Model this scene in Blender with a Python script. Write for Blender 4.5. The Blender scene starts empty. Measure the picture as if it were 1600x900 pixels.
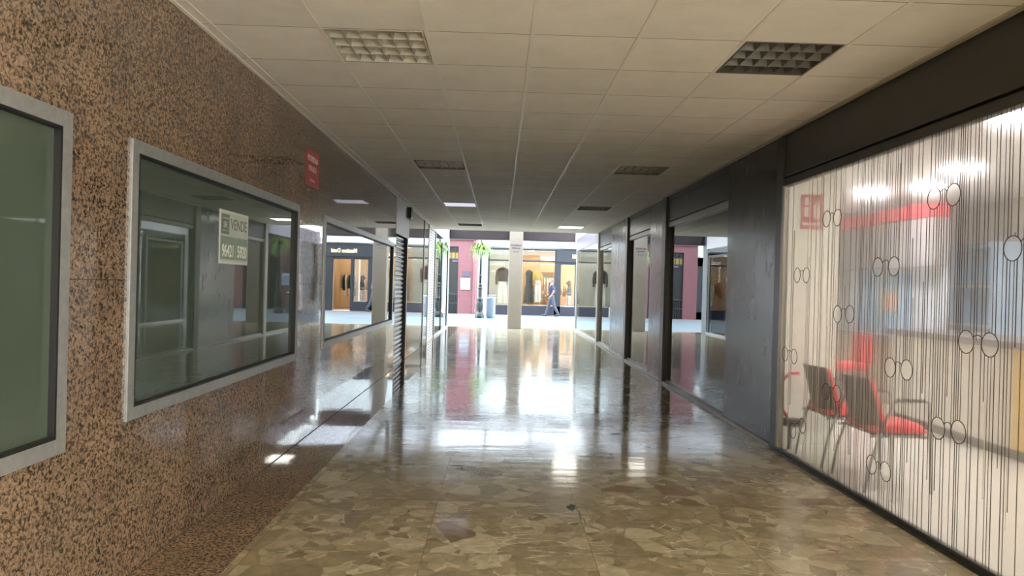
import bpy, bmesh, math, random
from mathutils import Vector, Matrix
random.seed(11)
sc = bpy.context.scene
COL = sc.collection
PI = math.pi

# ------------------------------------------------------------------ materials
MATS = {}
def nt_of(name):
    m = bpy.data.materials.new(name); m.use_nodes = True
    nt = m.node_tree
    b = nt.nodes['Principled BSDF']
    return m, nt, b
def N(nt, typ, **kw):
    n = nt.nodes.new(typ)
    for k, v in kw.items():
        if k.startswith('i_'):
            key = k[2:]
            key = int(key) if key.isdigit() else key.replace('_', ' ')
            n.inputs[key].default_value = v
        else: setattr(n, k, v)
    return n
def L(nt, a, b): nt.links.new(a, b)
def ramp(nt, fac, stops, interp='LINEAR'):
    r = N(nt, 'ShaderNodeValToRGB'); cr = r.color_ramp; cr.interpolation = interp
    while len(cr.elements) > 1: cr.elements.remove(cr.elements[-1])
    for i, (p, c) in enumerate(stops):
        e = cr.elements[0] if i == 0 else cr.elements.new(p)
        e.position = p; e.color = tuple(c) + (1,) if len(c) == 3 else c
    L(nt, fac, r.inputs[0]); return r
def math_(nt, op, a, b=None):
    n = N(nt, 'ShaderNodeMath', operation=op)
    for i, v in enumerate((a, b)):
        if v is None: continue
        if isinstance(v, (int, float)): n.inputs[i].default_value = v
        else: L(nt, v, n.inputs[i])
    return n.outputs[0]
def mix(nt, fac, a, b, mode='MIX'):
    n = N(nt, 'ShaderNodeMix', data_type='RGBA', blend_type=mode)
    for sock, v in ((n.inputs['Factor'], fac), (n.inputs['A'], a), (n.inputs['B'], b)):
        if isinstance(v, (int, float)): sock.default_value = v
        elif isinstance(v, tuple): sock.default_value = v + (1,) if len(v) == 3 else v
        else: L(nt, v, sock)
    return n.outputs['Result']
# Mix RGBA has several sockets called A/B/Result: pick the colour ones
def mixc(nt, fac, a, b, mode='MIX'):
    n = N(nt, 'ShaderNodeMix', data_type='RGBA', blend_type=mode)
    for sock, v in ((n.inputs[0], fac), (n.inputs[6], a), (n.inputs[7], b)):
        if isinstance(v, (int, float)): sock.default_value = v
        elif isinstance(v, tuple): sock.default_value = v + (1,) if len(v) == 3 else v
        else: L(nt, v, sock)
    return n.outputs[2]
def plain(name, col, rough=0.5, metal=0.0, ior=1.45, var=0.06, scale=14.0, bump=0.0, bscale=60.0, sheen=0.0, coat=0.0):
    """surface with a gentle procedural variation of tone"""
    if name in MATS: return MATS[name]
    m, nt, b = nt_of(name)
    tc = N(nt, 'ShaderNodeTexCoord')
    no = N(nt, 'ShaderNodeTexNoise', i_Scale=scale, i_Detail=4.0)
    L(nt, tc.outputs['Object'], no.inputs['Vector'])
    r = ramp(nt, no.outputs['Fac'], [(0.3, tuple(max(0, c*(1-var)) for c in col)), (0.7, tuple(min(1, c*(1+var)) for c in col))])
    L(nt, r.outputs[0], b.inputs['Base Color'])
    b.inputs['Roughness'].default_value = rough; b.inputs['Metallic'].default_value = metal; b.inputs['IOR'].default_value = ior
    if sheen: b.inputs['Sheen Weight'].default_value = sheen
    if coat: b.inputs['Coat Weight'].default_value = coat; b.inputs['Coat Roughness'].default_value = .05
    if bump:
        n2 = N(nt, 'ShaderNodeTexNoise', i_Scale=bscale, i_Detail=3.0); L(nt, tc.outputs['Object'], n2.inputs['Vector'])
        bp = N(nt, 'ShaderNodeBump', i_Strength=bump, i_Distance=.01); L(nt, n2.outputs['Fac'], bp.inputs['Height']); L(nt, bp.outputs[0], b.inputs['Normal'])
    MATS[name] = m; return m
def emit(name, col, strength):
    if name in MATS: return MATS[name]
    m = bpy.data.materials.new(name); m.use_nodes = True; nt = m.node_tree; nt.nodes.clear()
    o = N(nt, 'ShaderNodeOutputMaterial'); e = N(nt, 'ShaderNodeEmission'); e.inputs[0].default_value = col + (1,); e.inputs[1].default_value = strength
    L(nt, e.outputs[0], o.inputs[0]); MATS[name] = m; return m

def granite():
    m, nt, b = nt_of('pink_brown_granite')
    tc = N(nt, 'ShaderNodeTexCoord'); mp = N(nt, 'ShaderNodeMapping'); L(nt, tc.outputs['Object'], mp.inputs[0])
    n1 = N(nt, 'ShaderNodeTexNoise', i_Scale=62.0, i_Detail=3.5, i_Roughness=.62, i_Distortion=.7); L(nt, mp.outputs[0], n1.inputs['Vector'])
    n2 = N(nt, 'ShaderNodeTexNoise', i_Scale=110.0, i_Detail=2.0); L(nt, mp.outputs[0], n2.inputs['Vector'])
    n3 = N(nt, 'ShaderNodeTexNoise', i_Scale=3.0, i_Detail=3.0); L(nt, mp.outputs[0], n3.inputs['Vector'])
    base = ramp(nt, n2.outputs['Fac'], [(.3, (.19, .13, .085)), (.5, (.29, .20, .134)), (.72, (.37, .27, .19))])
    sp = ramp(nt, n1.outputs['Fac'], [(.38, (1, 1, 1)), (.46, (.62, .62, .62)), (.54, (0, 0, 0))])
    c = mixc(nt, sp.outputs[0], base.outputs[0], (.040, .028, .019))
    big = ramp(nt, n3.outputs['Fac'], [(.35, (.82, .82, .82)), (.65, (1.08, 1.05, 1.0))])
    c = mixc(nt, 1.0, c, big.outputs[0], 'MULTIPLY')
    # joints between the polished slabs
    sx = N(nt, 'ShaderNodeSeparateXYZ'); L(nt, tc.outputs['Object'], sx.inputs[0])
    y = math_(nt, 'ABSOLUTE', math_(nt, 'SUBTRACT', math_(nt, 'FLOORED_MODULO', math_(nt, 'SUBTRACT', sx.outputs['Y'], 2.35-1.15), 2.3), 1.15))
    z = math_(nt, 'ABSOLUTE', math_(nt, 'SUBTRACT', sx.outputs['Z'], 1.40))
    j = math_(nt, 'LESS_THAN', math_(nt, 'MINIMUM', y, z), .0022)
    c = mixc(nt, j, c, (.06, .045, .035))
    L(nt, c, b.inputs['Base Color'])
    b.inputs['Roughness'].default_value = .035; b.inputs['IOR'].default_value = 1.85
    wv = N(nt, 'ShaderNodeTexNoise', i_Scale=2.2, i_Detail=1.0); L(nt, mp.outputs[0], wv.inputs['Vector'])
    bp = N(nt, 'ShaderNodeBump', i_Strength=.05, i_Distance=.02); L(nt, wv.outputs['Fac'], bp.inputs['Height']); L(nt, bp.outputs[0], b.inputs['Normal'])
    return m

def marble():
    m, nt, b = nt_of('polished_breccia_marble')
    tc = N(nt, 'ShaderNodeTexCoord')
    sx = N(nt, 'ShaderNodeSeparateXYZ'); L(nt, tc.outputs['Object'], sx.inputs[0])
    TX, TY = .90, .90
    gx = math_(nt, 'SUBTRACT', sx.outputs['X'], .53); gy = math_(nt, 'SUBTRACT', sx.outputs['Y'], 5.55)
    ix = math_(nt, 'FLOOR', math_(nt, 'DIVIDE', gx, TX)); iy = math_(nt, 'FLOOR', math_(nt, 'DIVIDE', gy, TY))
    off = N(nt, 'ShaderNodeCombineXYZ'); L(nt, math_(nt, 'MULTIPLY', ix, 7.31), off.inputs[0]); L(nt, math_(nt, 'MULTIPLY', iy, 3.77), off.inputs[1])
    L(nt, math_(nt, 'ADD', math_(nt, 'MULTIPLY', ix, 1.7), math_(nt, 'MULTIPLY', iy, 2.3)), off.inputs[2])
    add = N(nt, 'ShaderNodeVectorMath', operation='ADD'); L(nt, tc.outputs['Object'], add.inputs[0]); L(nt, off.outputs[0], add.inputs[1])
    dn = N(nt, 'ShaderNodeTexNoise', i_Scale=5.0, i_Detail=3.0); L(nt, add.outputs[0], dn.inputs['Vector'])
    dsc = N(nt, 'ShaderNodeVectorMath', operation='SCALE'); dsc.inputs['Scale'].default_value = .16; L(nt, dn.outputs['Color'], dsc.inputs[0])
    p = N(nt, 'ShaderNodeVectorMath', operation='ADD'); L(nt, add.outputs[0], p.inputs[0]); L(nt, dsc.outputs[0], p.inputs[1])
    dsc.inputs['Scale'].default_value = .075
    def cells(scale):
        a_ = N(nt, 'ShaderNodeTexVoronoi', feature='F1', i_Scale=scale, i_Randomness=1.0); L(nt, p.outputs[0], a_.inputs['Vector'])
        d_ = N(nt, 'ShaderNodeTexVoronoi', feature='DISTANCE_TO_EDGE', i_Scale=scale, i_Randomness=1.0); L(nt, p.outputs[0], d_.inputs['Vector'])
        s_ = N(nt, 'ShaderNodeSeparateColor'); L(nt, a_.outputs['Color'], s_.inputs[0]); return s_, d_
    tone = [(0, (.24, .20, .130)), (.16, (.285, .24, .16)), (.30, (.44, .395, .285)), (.42, (.27, .225, .148)), (.58, (.36, .315, .215)), (.70, (.25, .205, .132)), (.82, (.47, .43, .32)), (.93, (.30, .25, .17)), (1, (.17, .12, .07))]
    s1, d1 = cells(5.2); s2, d2 = cells(13.0)
    c1 = ramp(nt, s1.outputs[0], tone); c2 = ramp(nt, s2.outputs[0], tone)
    small = ramp(nt, s1.outputs[1], [(.60, (0, 0, 0)), (.61, (1, 1, 1))])       # some big pieces are crushed into small ones
    c = mixc(nt, small.outputs[0], c1.outputs[0], c2.outputs[0])
    cl = N(nt, 'ShaderNodeTexNoise', i_Scale=11.0, i_Detail=7.0, i_Roughness=.68); L(nt, add.outputs[0], cl.inputs['Vector'])
    clr = ramp(nt, cl.outputs['Fac'], [(.3, (.70, .70, .69)), (.7, (1.16, 1.14, 1.10))])
    c = mixc(nt, 1.0, c, clr.outputs[0], 'MULTIPLY')
    e1 = ramp(nt, d1.outputs['Distance'], [(0, (1, 1, 1)), (.012, (.6, .6, .6)), (.028, (0, 0, 0))])
    e2 = ramp(nt, d2.outputs['Distance'], [(0, (1, 1, 1)), (.02, (.6, .6, .6)), (.05, (0, 0, 0))])
    e2m = math_(nt, 'MULTIPLY', e2.outputs[0], small.outputs[0])
    eg = N(nt, 'ShaderNodeTexNoise', i_Scale=4.3, i_Detail=2.0); L(nt, add.outputs[0], eg.inputs['Vector'])
    ecol = ramp(nt, eg.outputs['Fac'], [(.42, (.15, .115, .07)), (.56, (.22, .175, .11)), (.64, (.56, .51, .39))])
    ew = ramp(nt, eg.outputs['Fac'], [(.3, (.55, .55, .55)), (.46, (.35, .35, .35)), (.66, (.85, .85, .85))])
    c = mixc(nt, math_(nt, 'MULTIPLY', math_(nt, 'MAXIMUM', e1.outputs[0], e2m), ew.outputs[0]), c, ecol.outputs[0])
    # pale calcite splinters: thin straight-sided shards in patches
    mpv = N(nt, 'ShaderNodeMapping'); mpv.inputs['Rotation'].default_value = (0, 0, .9); mpv.inputs['Scale'].default_value = (1.0, 3.2, 1.0); L(nt, p.outputs[0], mpv.inputs[0])
    v3 = N(nt, 'ShaderNodeTexVoronoi', feature='DISTANCE_TO_EDGE', i_Scale=4.0, i_Randomness=1.0); L(nt, mpv.outputs[0], v3.inputs['Vector'])
    rl = ramp(nt, v3.outputs['Distance'], [(0, (1, 1, 1)), (.035, (.85, .85, .85)), (.055, (0, 0, 0))])
    pm = N(nt, 'ShaderNodeTexNoise', i_Scale=2.6, i_Detail=3.0); L(nt, add.outputs[0], pm.inputs['Vector'])
    pr = ramp(nt, pm.outputs['Fac'], [(.55, (0, 0, 0)), (.60, (1, 1, 1))])
    br_ = N(nt, 'ShaderNodeTexNoise', i_Scale=16.0, i_Detail=2.0); L(nt, add.outputs[0], br_.inputs['Vector'])
    brr = ramp(nt, br_.outputs['Fac'], [(.42, (0, 0, 0)), (.52, (1, 1, 1))])
    vm = math_(nt, 'MULTIPLY', math_(nt, 'MULTIPLY', rl.outputs[0], pr.outputs[0]), brr.outputs[0])
    c = mixc(nt, math_(nt, 'MULTIPLY', vm, .75), c, (.58, .53, .41))
    # tile joints
    fx = math_(nt, 'ABSOLUTE', math_(nt, 'SUBTRACT', math_(nt, 'FLOORED_MODULO', math_(nt, 'ADD', gx, TX/2), TX), TX/2))
    fy = math_(nt, 'ABSOLUTE', math_(nt, 'SUBTRACT', math_(nt, 'FLOORED_MODULO', math_(nt, 'ADD', gy, TY/2), TY), TY/2))
    j = math_(nt, 'LESS_THAN', math_(nt, 'MINIMUM', fx, fy), .0016)
    c = mixc(nt, math_(nt, 'MULTIPLY', j, .7), c, (.09, .07, .045))
    L(nt, c, b.inputs['Base Color'])
    rn = N(nt, 'ShaderNodeTexNoise', i_Scale=1.3, i_Detail=4.0); L(nt, tc.outputs['Object'], rn.inputs['Vector'])
    rr = ramp(nt, rn.outputs['Fac'], [(.35, (.07, .07, .07)), (.7, (.16, .16, .16))]); L(nt, rr.outputs[0], b.inputs['Roughness'])
    b.inputs['IOR'].default_value = 1.56
    # every slab sits at its own tiny tilt and the polish undulates across the walk
    mp = N(nt, 'ShaderNodeMapping'); mp.inputs['Scale'].default_value = (.5, 2.8, 1); L(nt, tc.outputs['Object'], mp.inputs[0])
    wv = N(nt, 'ShaderNodeTexNoise', i_Scale=2.4, i_Detail=2.0); L(nt, mp.outputs[0], wv.inputs['Vector'])
    bp = N(nt, 'ShaderNodeBump', i_Strength=.13, i_Distance=.010); L(nt, wv.outputs['Fac'], bp.inputs['Height']); L(nt, bp.outputs[0], b.inputs['Normal'])
    return m

def ceiling_mat():
    m, nt, b = nt_of('mineral_ceiling_tile')
    tc = N(nt, 'ShaderNodeTexCoord'); sx = N(nt, 'ShaderNodeSeparateXYZ'); L(nt, tc.outputs['Object'], sx.inputs[0])
    gy = math_(nt, 'SUBTRACT', sx.outputs['Y'], 4.006); gx = math_(nt, 'SUBTRACT', sx.outputs['X'], .145)
    iy = math_(nt, 'FLOOR', math_(nt, 'DIVIDE', gy, .6)); ix = math_(nt, 'FLOOR', math_(nt, 'DIVIDE', gx, .6))
    cv = N(nt, 'ShaderNodeCombineXYZ'); L(nt, ix, cv.inputs[0]); L(nt, iy, cv.inputs[1])
    wn = N(nt, 'ShaderNodeTexWhiteNoise', noise_dimensions='2D'); L(nt, cv.outputs[0], wn.inputs['Vector'])
    base = ramp(nt, wn.outputs['Value'], [(0, (.80, .775, .71)), (1, (.86, .835, .77))])
    st = N(nt, 'ShaderNodeTexNoise', i_Scale=5.0, i_Detail=5.0); L(nt, tc.outputs['Object'], st.inputs['Vector'])
    sr = ramp(nt, st.outputs['Fac'], [(.3, (.95, .95, .94)), (.7, (1.03, 1.03, 1.03))])
    c = mixc(nt, 1.0, base.outputs[0], sr.outputs[0], 'MULTIPLY')
    fy = math_(nt, 'ABSOLUTE', math_(nt, 'SUBTRACT', math_(nt, 'FLOORED_MODULO', math_(nt, 'ADD', gy, .3), .6), .3))
    j = math_(nt, 'LESS_THAN', fy, .0028)
    c = mixc(nt, j, c, (.16, .14, .11))
    L(nt, c, b.inputs['Base Color']); b.inputs['Roughness'].default_value = .75
    mp = N(nt, 'ShaderNodeMapping'); mp.inputs['Scale'].default_value = (8, 30, 8); L(nt, tc.outputs['Object'], mp.inputs[0])
    bn = N(nt, 'ShaderNodeTexNoise', i_Scale=1.0, i_Detail=4.0); L(nt, mp.outputs[0], bn.inputs['Vector'])
    bp = N(nt, 'ShaderNodeBump', i_Strength=.22, i_Distance=.01); L(nt, bn.outputs['Fac'], bp.inputs['Height']); L(nt, bp.outputs[0], b.inputs['Normal'])
    return m

def dark_panel():
    m, nt, b = nt_of('scuffed_dark_grey_panel')
    tc = N(nt, 'ShaderNodeTexCoord'); mp = N(nt, 'ShaderNodeMapping'); mp.inputs['Scale'].default_value = (1, 3.2, 1.1); L(nt, tc.outputs['Object'], mp.inputs[0])
    n = N(nt, 'ShaderNodeTexNoise', i_Scale=2.6, i_Detail=7.0, i_Roughness=.6, i_Distortion=.8); L(nt, mp.outputs[0], n.inputs['Vector'])
    r = ramp(nt, n.outputs['Fac'], [(.3, (.030, .030, .031)), (.55, (.040, .040, .041)), (.75, (.054, .053, .052))])
    L(nt, r.outputs[0], b.inputs['Base Color'])
    rr = ramp(nt, n.outputs['Fac'], [(.3, (.15, .15, .15)), (.7, (.30, .30, .30))]); L(nt, rr.outputs[0], b.inputs['Roughness'])
    b.inputs['IOR'].default_value = 1.5
    return m

def thin_glass(name, tint=(1, 1, 1), ior=1.75, gloss=(1, 1, 1), rough=0.0):
    """architectural pane: what shows through it plus a Fresnel mirror on top"""
    m = bpy.data.materials.new(name); m.use_nodes = True; nt = m.node_tree; nt.nodes.clear()
    o = N(nt, 'ShaderNodeOutputMaterial'); mx = N(nt, 'ShaderNodeMixShader'); t = N(nt, 'ShaderNodeBsdfTransparent'); g = N(nt, 'ShaderNodeBsdfGlossy')
    t.inputs[0].default_value = tint + (1,); g.inputs['Color'].default_value = gloss + (1,); g.inputs['Roughness'].default_value = rough
    f = N(nt, 'ShaderNodeFresnel', i_IOR=ior)
    tc = N(nt, 'ShaderNodeTexCoord'); no = N(nt, 'ShaderNodeTexNoise', i_Scale=1.2, i_Detail=1.0); L(nt, tc.outputs['Object'], no.inputs['Vector'])
    bp = N(nt, 'ShaderNodeBump', i_Strength=.02, i_Distance=.01); L(nt, no.outputs['Fac'], bp.inputs['Height']); L(nt, bp.outputs[0], g.inputs['Normal'])
    L(nt, f.outputs[0], mx.inputs[0]); L(nt, t.outputs[0], mx.inputs[1]); L(nt, g.outputs[0], mx.inputs[2]); L(nt, mx.outputs[0], o.inputs[0])
    return m

def haze_slab():
    """window pane with frosted film: light goes straight through the faces and is scattered forward inside"""
    m = bpy.data.materials.new('frosted_window_film'); m.use_nodes = True; nt = m.node_tree; nt.nodes.clear()
    o = N(nt, 'ShaderNodeOutputMaterial')
    tc = N(nt, 'ShaderNodeTexCoord'); no = N(nt, 'ShaderNodeTexNoise', i_Scale=3.0, i_Detail=2.0); L(nt, tc.outputs['Object'], no.inputs['Vector'])
    mr = N(nt, 'ShaderNodeMapRange', i_3=.07, i_4=.11); L(nt, no.outputs['Fac'], mr.inputs[0])
    tp = N(nt, 'ShaderNodeBsdfTransparent'); tl = N(nt, 'ShaderNodeBsdfTranslucent'); tl.inputs[0].default_value = (.90, .90, .87, 1)
    df = N(nt, 'ShaderNodeBsdfDiffuse'); df.inputs[0].default_value = (.80, .80, .77, 1)
    m1 = N(nt, 'ShaderNodeMixShader', i_0=.35); L(nt, tl.outputs[0], m1.inputs[1]); L(nt, df.outputs[0], m1.inputs[2])
    m2 = N(nt, 'ShaderNodeMixShader'); L(nt, mr.outputs[0], m2.inputs[0]); L(nt, tp.outputs[0], m2.inputs[1]); L(nt, m1.outputs[0], m2.inputs[2])
    L(nt, m2.outputs[0], o.inputs[0])
    v = N(nt, 'ShaderNodeVolumeScatter'); v.inputs['Color'].default_value = (1, 1, 1, 1); v.inputs['Density'].default_value = 52.0; v.inputs['Anisotropy'].default_value = .9955
    L(nt, v.outputs[0], o.inputs['Volume']); return m

M_granite = granite(); M_marble = marble(); M_ceil = ceiling_mat(); M_dark = dark_panel()
M_head = plain('smooth_dark_header', (.036, .035, .032), .32, var=.04)
M_bar = plain('white_enamel_grid', (.80, .77, .70), .45, var=.03)
M_alu = plain('brushed_aluminium_frame', (.30, .31, .30), .38, .35, var=.10, scale=30)
M_black = plain('black_rubber_gasket', (.012, .012, .012), .5)
M_blackmetal = plain('black_painted_metal', (.02, .02, .021), .35)
M_darkframe = plain('anodised_dark_frame', (.055, .054, .05), .35, .3)
M_greyframe = plain('anodised_grey_frame', (.30, .29, .26), .35, .3)
M_green = plain('dark_green_backed_glass', (.075, .100, .074), .012, ior=2.1, var=.10, scale=.9)
M_white = plain('matt_white_paint', (.80, .79, .76), .6, var=.03)
M_whitewall = plain('shop_white_wall', (.80, .82, .78), .35, var=.03)
M_glass = thin_glass('mirrored_shop_glass', (.50, .50, .47), 3.2)
M_glassclear = thin_glass('clear_shop_glass', (.93, .96, .95), 1.6)
M_red = plain('red_sign_plate', (.42, .055, .06), .35, var=.06)
M_signwhite = plain('white_sign_lettering', (.82, .72, .70), .5, var=.02)
M_paper = plain('pale_grey_sign_plastic', (.50, .54, .47), .4, var=.03)
M_inkgrey = plain('grey_sign_print', (.16, .18, .16), .5, var=.05)
M_inkgreen = plain('grey_green_sign_band', (.24, .31, .25), .5, var=.05)
M_beige = plain('beige_pillar_stone', (.21, .18, .14), .35, var=.05, scale=8)
M_beam = plain('dark_maroon_beam', (.014, .006, .006), .5, var=.15)
M_pink = plain('pink_render', (.100, .036, .041), .75, var=.08, scale=5, bump=.2)
M_pinklight = plain('pale_pink_render', (.14, .062, .066), .7, var=.06)
M_facwhite = plain('white_render_facade', (.40, .42, .41), .7, var=.03)
M_shopgrey = plain('charcoal_shopfront', (.009, .011, .015), .45, var=.08)
M_kick = plain('slate_purple_base_panel', (.0095, .0092, .017), .5, var=.08)
M_warmwall = plain('warm_shop_wall', (.72, .58, .42), .7, var=.05)
M_woodfloor = plain('light_wood_floor', (.55, .40, .25), .4, var=.12, scale=6)
M_iron = plain('green_black_cast_iron', (.010, .016, .015), .4, .2, var=.15)
M_leaf = plain('bright_fern_leaf', (.10, .17, .02), .5, var=.35, scale=9)
M_bowl = plain('grey_green_planter', (.05, .065, .062), .5, var=.1)
M_bin = plain('light_blue_grey_bin', (.085, .11, .135), .4, .2, var=.06)
M_paving = plain('pale_street_paving', (.62, .66, .68), .6, var=.05, scale=2)
M_steel = plain('grey_chair_tube', (.20, .20, .20), .3, .6, var=.05)
M_shell = plain('dark_brown_chair_shell', (.115, .070, .066), .4, var=.15, scale=10)
M_seatred = plain('red_chair_fabric', (.80, .022, .045), .75, var=.08, bump=.2, bscale=220, sheen=.3)
M_seatunder = plain('black_chair_underside', (.02, .02, .02), .5)
M_line_d = plain('grey_film_stripe', (.135, .125, .11), .6, var=.1)
M_line_w = plain('white_film_stripe', (.86, .87, .83), .6, var=.02)
M_haze = haze_slab()
M_shopfloor = plain('pale_shop_floor', (.62, .60, .55), .25, var=.04)
M_skin = plain('skin', (.21, .11, .08), .55, var=.05)
M_navy = plain('navy_polo_cotton', (.011, .014, .036), .8, var=.1)
M_jeans = plain('grey_blue_denim', (.030, .036, .052), .85, var=.15, scale=20)
M_hair = plain('grey_hair', (.07, .06, .055), .8, var=.15)
M_darkhair = plain('dark_brown_hair', (.04, .025, .018), .7, var=.2)
M_blackcloth = plain('black_cotton', (.018, .018, .02), .85)
M_shoe = plain('dark_leather_shoe', (.012, .011, .013), .5)

# ------------------------------------------------------------------ helpers
def obj(name, bm, mats, parent=None, loc=(0, 0, 0), smooth=False, bevel=0.0):
    """link a bmesh (world coordinates) as one object; children are shifted to their thing's base"""
    base = Vector(loc)
    p = parent
    if parent is not None:
        base = Vector((0, 0, 0))
        while p is not None: base += p.location; p = p.parent
    if isinstance(bm, bmesh.types.BMesh):
        if base.length: bmesh.ops.translate(bm, verts=bm.verts, vec=-base)
        bmesh.ops.recalc_face_normals(bm, faces=bm.faces) if getattr(bm, '_fix', True) else None
        me = bpy.data.meshes.new(name); bm.to_mesh(me); bm.free()
    else:
        me = bm
        if base.length: me.transform(Matrix.Translation(-base))
    for mm in (mats if isinstance(mats, (list, tuple)) else [mats]): me.materials.append(mm)
    if smooth:
        for pl in me.polygons: pl.use_smooth = True
    o = bpy.data.objects.new(name, me); COL.objects.link(o)
    if parent is not None: o.parent = parent
    else: o.location = loc
    if bevel:
        md = o.modifiers.new('Bevel', 'BEVEL'); md.width = bevel; md.segments = 2; md.limit_method = 'ANGLE'
    return o
def thing(name, label, cat, loc=(0, 0, 0), group=None, rz=0):
    o = bpy.data.objects.new(name, None); COL.objects.link(o); o.location = loc; o.rotation_euler = (0, 0, rz)
    o.empty_display_size = .1
    o['label'] = label; o['category'] = cat
    if group: o['group'] = group
    return o
def tag(o, label, cat, group=None):
    o['label'] = label; o['category'] = cat
    if group: o['group'] = group
    return o
def struct(o): o['kind'] = 'structure'; return o
def sempty(name):
    o = bpy.data.objects.new(name, None); COL.objects.link(o); o['kind'] = 'structure'; return o
def dup(root, loc, label=None, rz=None):
    r = root.copy(); COL.objects.link(r); r.location = loc
    if rz is not None: r.rotation_euler = (0, 0, rz)
    if label: r['label'] = label
    for ch in list(root.children):
        c = ch.copy(); COL.objects.link(c); c.parent = r
        for g in list(ch.children):
            d = g.copy(); COL.objects.link(d); d.parent = c
    return r
def B(): return bmesh.new()
def box(bm, x0, x1, y0, y1, z0, z1, mi=0):
    v = [bm.verts.new((x, y, z)) for x in (x0, x1) for y in (y0, y1) for z in (z0, z1)]
    for f in ((0, 1, 3, 2), (4, 6, 7, 5), (0, 4, 5, 1), (2, 3, 7, 6), (0, 2, 6, 4), (1, 5, 7, 3)):
        fc = bm.faces.new([v[i] for i in f]); fc.material_index = mi
    return bm
def quad(bm, a, b, c, d, mi=0):
    f = bm.faces.new([bm.verts.new(p) for p in (a, b, c, d)]); f.material_index = mi; return bm
def tube(bm, pts, r, seg=10, closed=False, caps=True, mi=0):
    pts = [Vector(p) for p in pts]; n = len(pts); rings = []
    prev = None
    for i, p in enumerate(pts):
        if closed: t = (pts[(i+1) % n] - pts[i-1])
        else: t = pts[min(i+1, n-1)] - pts[max(i-1, 0)]
        t.normalize()
        if prev is None:
            u = t.cross(Vector((0, 0, 1)))
            if u.length < 1e-3: u = t.cross(Vector((0, 1, 0)))
        else: u = prev - t*prev.dot(t)
        u.normalize(); prev = u; w = t.cross(u)
        rr = r[i] if isinstance(r, (list, tuple)) else r
        rings.append([bm.verts.new(p + (u*math.cos(a) + w*math.sin(a))*rr) for a in [2*PI*k/seg for k in range(seg)]])
    for i in range(n if closed else n-1):
        A, C = rings[i], rings[(i+1) % n]
        for k in range(seg):
            f = bm.faces.new((A[k], A[(k+1) % seg], C[(k+1) % seg], C[k])); f.material_index = mi
    if caps and not closed:
        for R in (rings[0], rings[-1]): bm.faces.new(R).material_index = mi
    return bm
def lathe(bm, prof, c=(0, 0, 0), seg=20, ph=0.0, square=False):
    rings = []
    for (r, z) in prof:
        ring = []
        for k in range(seg):
            a = 2*PI*k/seg + ph; q = r
            ring.append(bm.verts.new((c[0] + q*math.cos(a), c[1] + q*math.sin(a), c[2] + z)))
        rings.append(ring)
    for A, C in zip(rings[:-1], rings[1:]):
        for k in range(seg): bm.faces.new((A[k], A[(k+1) % seg], C[(k+1) % seg], C[k]))
    bm.faces.new(rings[0]); bm.faces.new(rings[-1])
    return bm
def loft(bm, rings, caps=True, closed=True):
    R = [[bm.verts.new(p) for p in r] for r in rings]
    n = len(R[0])
    for A, C in zip(R[:-1], R[1:]):
        for k in range(n if closed else n-1): bm.faces.new((A[k], A[(k+1) % n], C[(k+1) % n], C[k]))
    if caps and closed: bm.faces.new(R[0]); bm.faces.new(R[-1])
    return bm
def ell(bm, c, r, seg=14, rings=10, rot=None):
    m = Matrix.Translation(c) @ (rot if rot is not None else Matrix.Identity(4)) @ Matrix.Diagonal((r[0], r[1], r[2], 1))
    bmesh.ops.create_uvsphere(bm, u_segments=seg, v_segments=rings, radius=1.0, matrix=m); return bm
def cuts(lo, hi, holes, k):
    s = {lo, hi}
    for h in holes: s.add(h[2*k]); s.add(h[2*k+1])
    return sorted(x for x in s if lo-1e-6 <= x <= hi+1e-6)
def plate(bm, u0, u1, v0, v1, holes, mp, depth=0.0, mi=0):
    """flat sheet with rectangular holes (u0,u1,v0,v1) and reveals of the given depth; mp(u,v,w) -> xyz"""
    us = cuts(u0, u1, holes, 0); vs = cuts(v0, v1, holes, 1); cache = {}
    def V(u, v, w):
        k = (round(u, 5), round(v, 5), round(w, 5))
        if k not in cache: cache[k] = bm.verts.new(mp(u, v, w))
        return cache[k]
    for a, b_ in zip(us[:-1], us[1:]):
        for c, d in zip(vs[:-1], vs[1:]):
            mu, mv = (a+b_)/2, (c+d)/2
            if any(h[0] < mu < h[1] and h[2] < mv < h[3] for h in holes): continue
            bm.faces.new((V(a, c, 0), V(b_, c, 0), V(b_, d, 0), V(a, d, 0))).material_index = mi
    if depth:
        for h in holes:
            uu = [u for u in us if h[0]-1e-6 <= u <= h[1]+1e-6]; vv = [v for v in vs if h[2]-1e-6 <= v <= h[3]+1e-6]
            for a, b_ in zip(uu[:-1], uu[1:]):
                for v in (h[2], h[3]):
                    if v0+1e-6 < v < v1-1e-6: bm.faces.new((V(a, v, 0), V(b_, v, 0), V(b_, v, depth), V(a, v, depth)))
            for c, d in zip(vv[:-1], vv[1:]):
                for u in (h[0], h[1]):
                    if u0+1e-6 < u < u1-1e-6: bm.faces.new((V(u, c, 0), V(u, d, 0), V(u, d, depth), V(u, c, depth)))
    return bm
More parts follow.
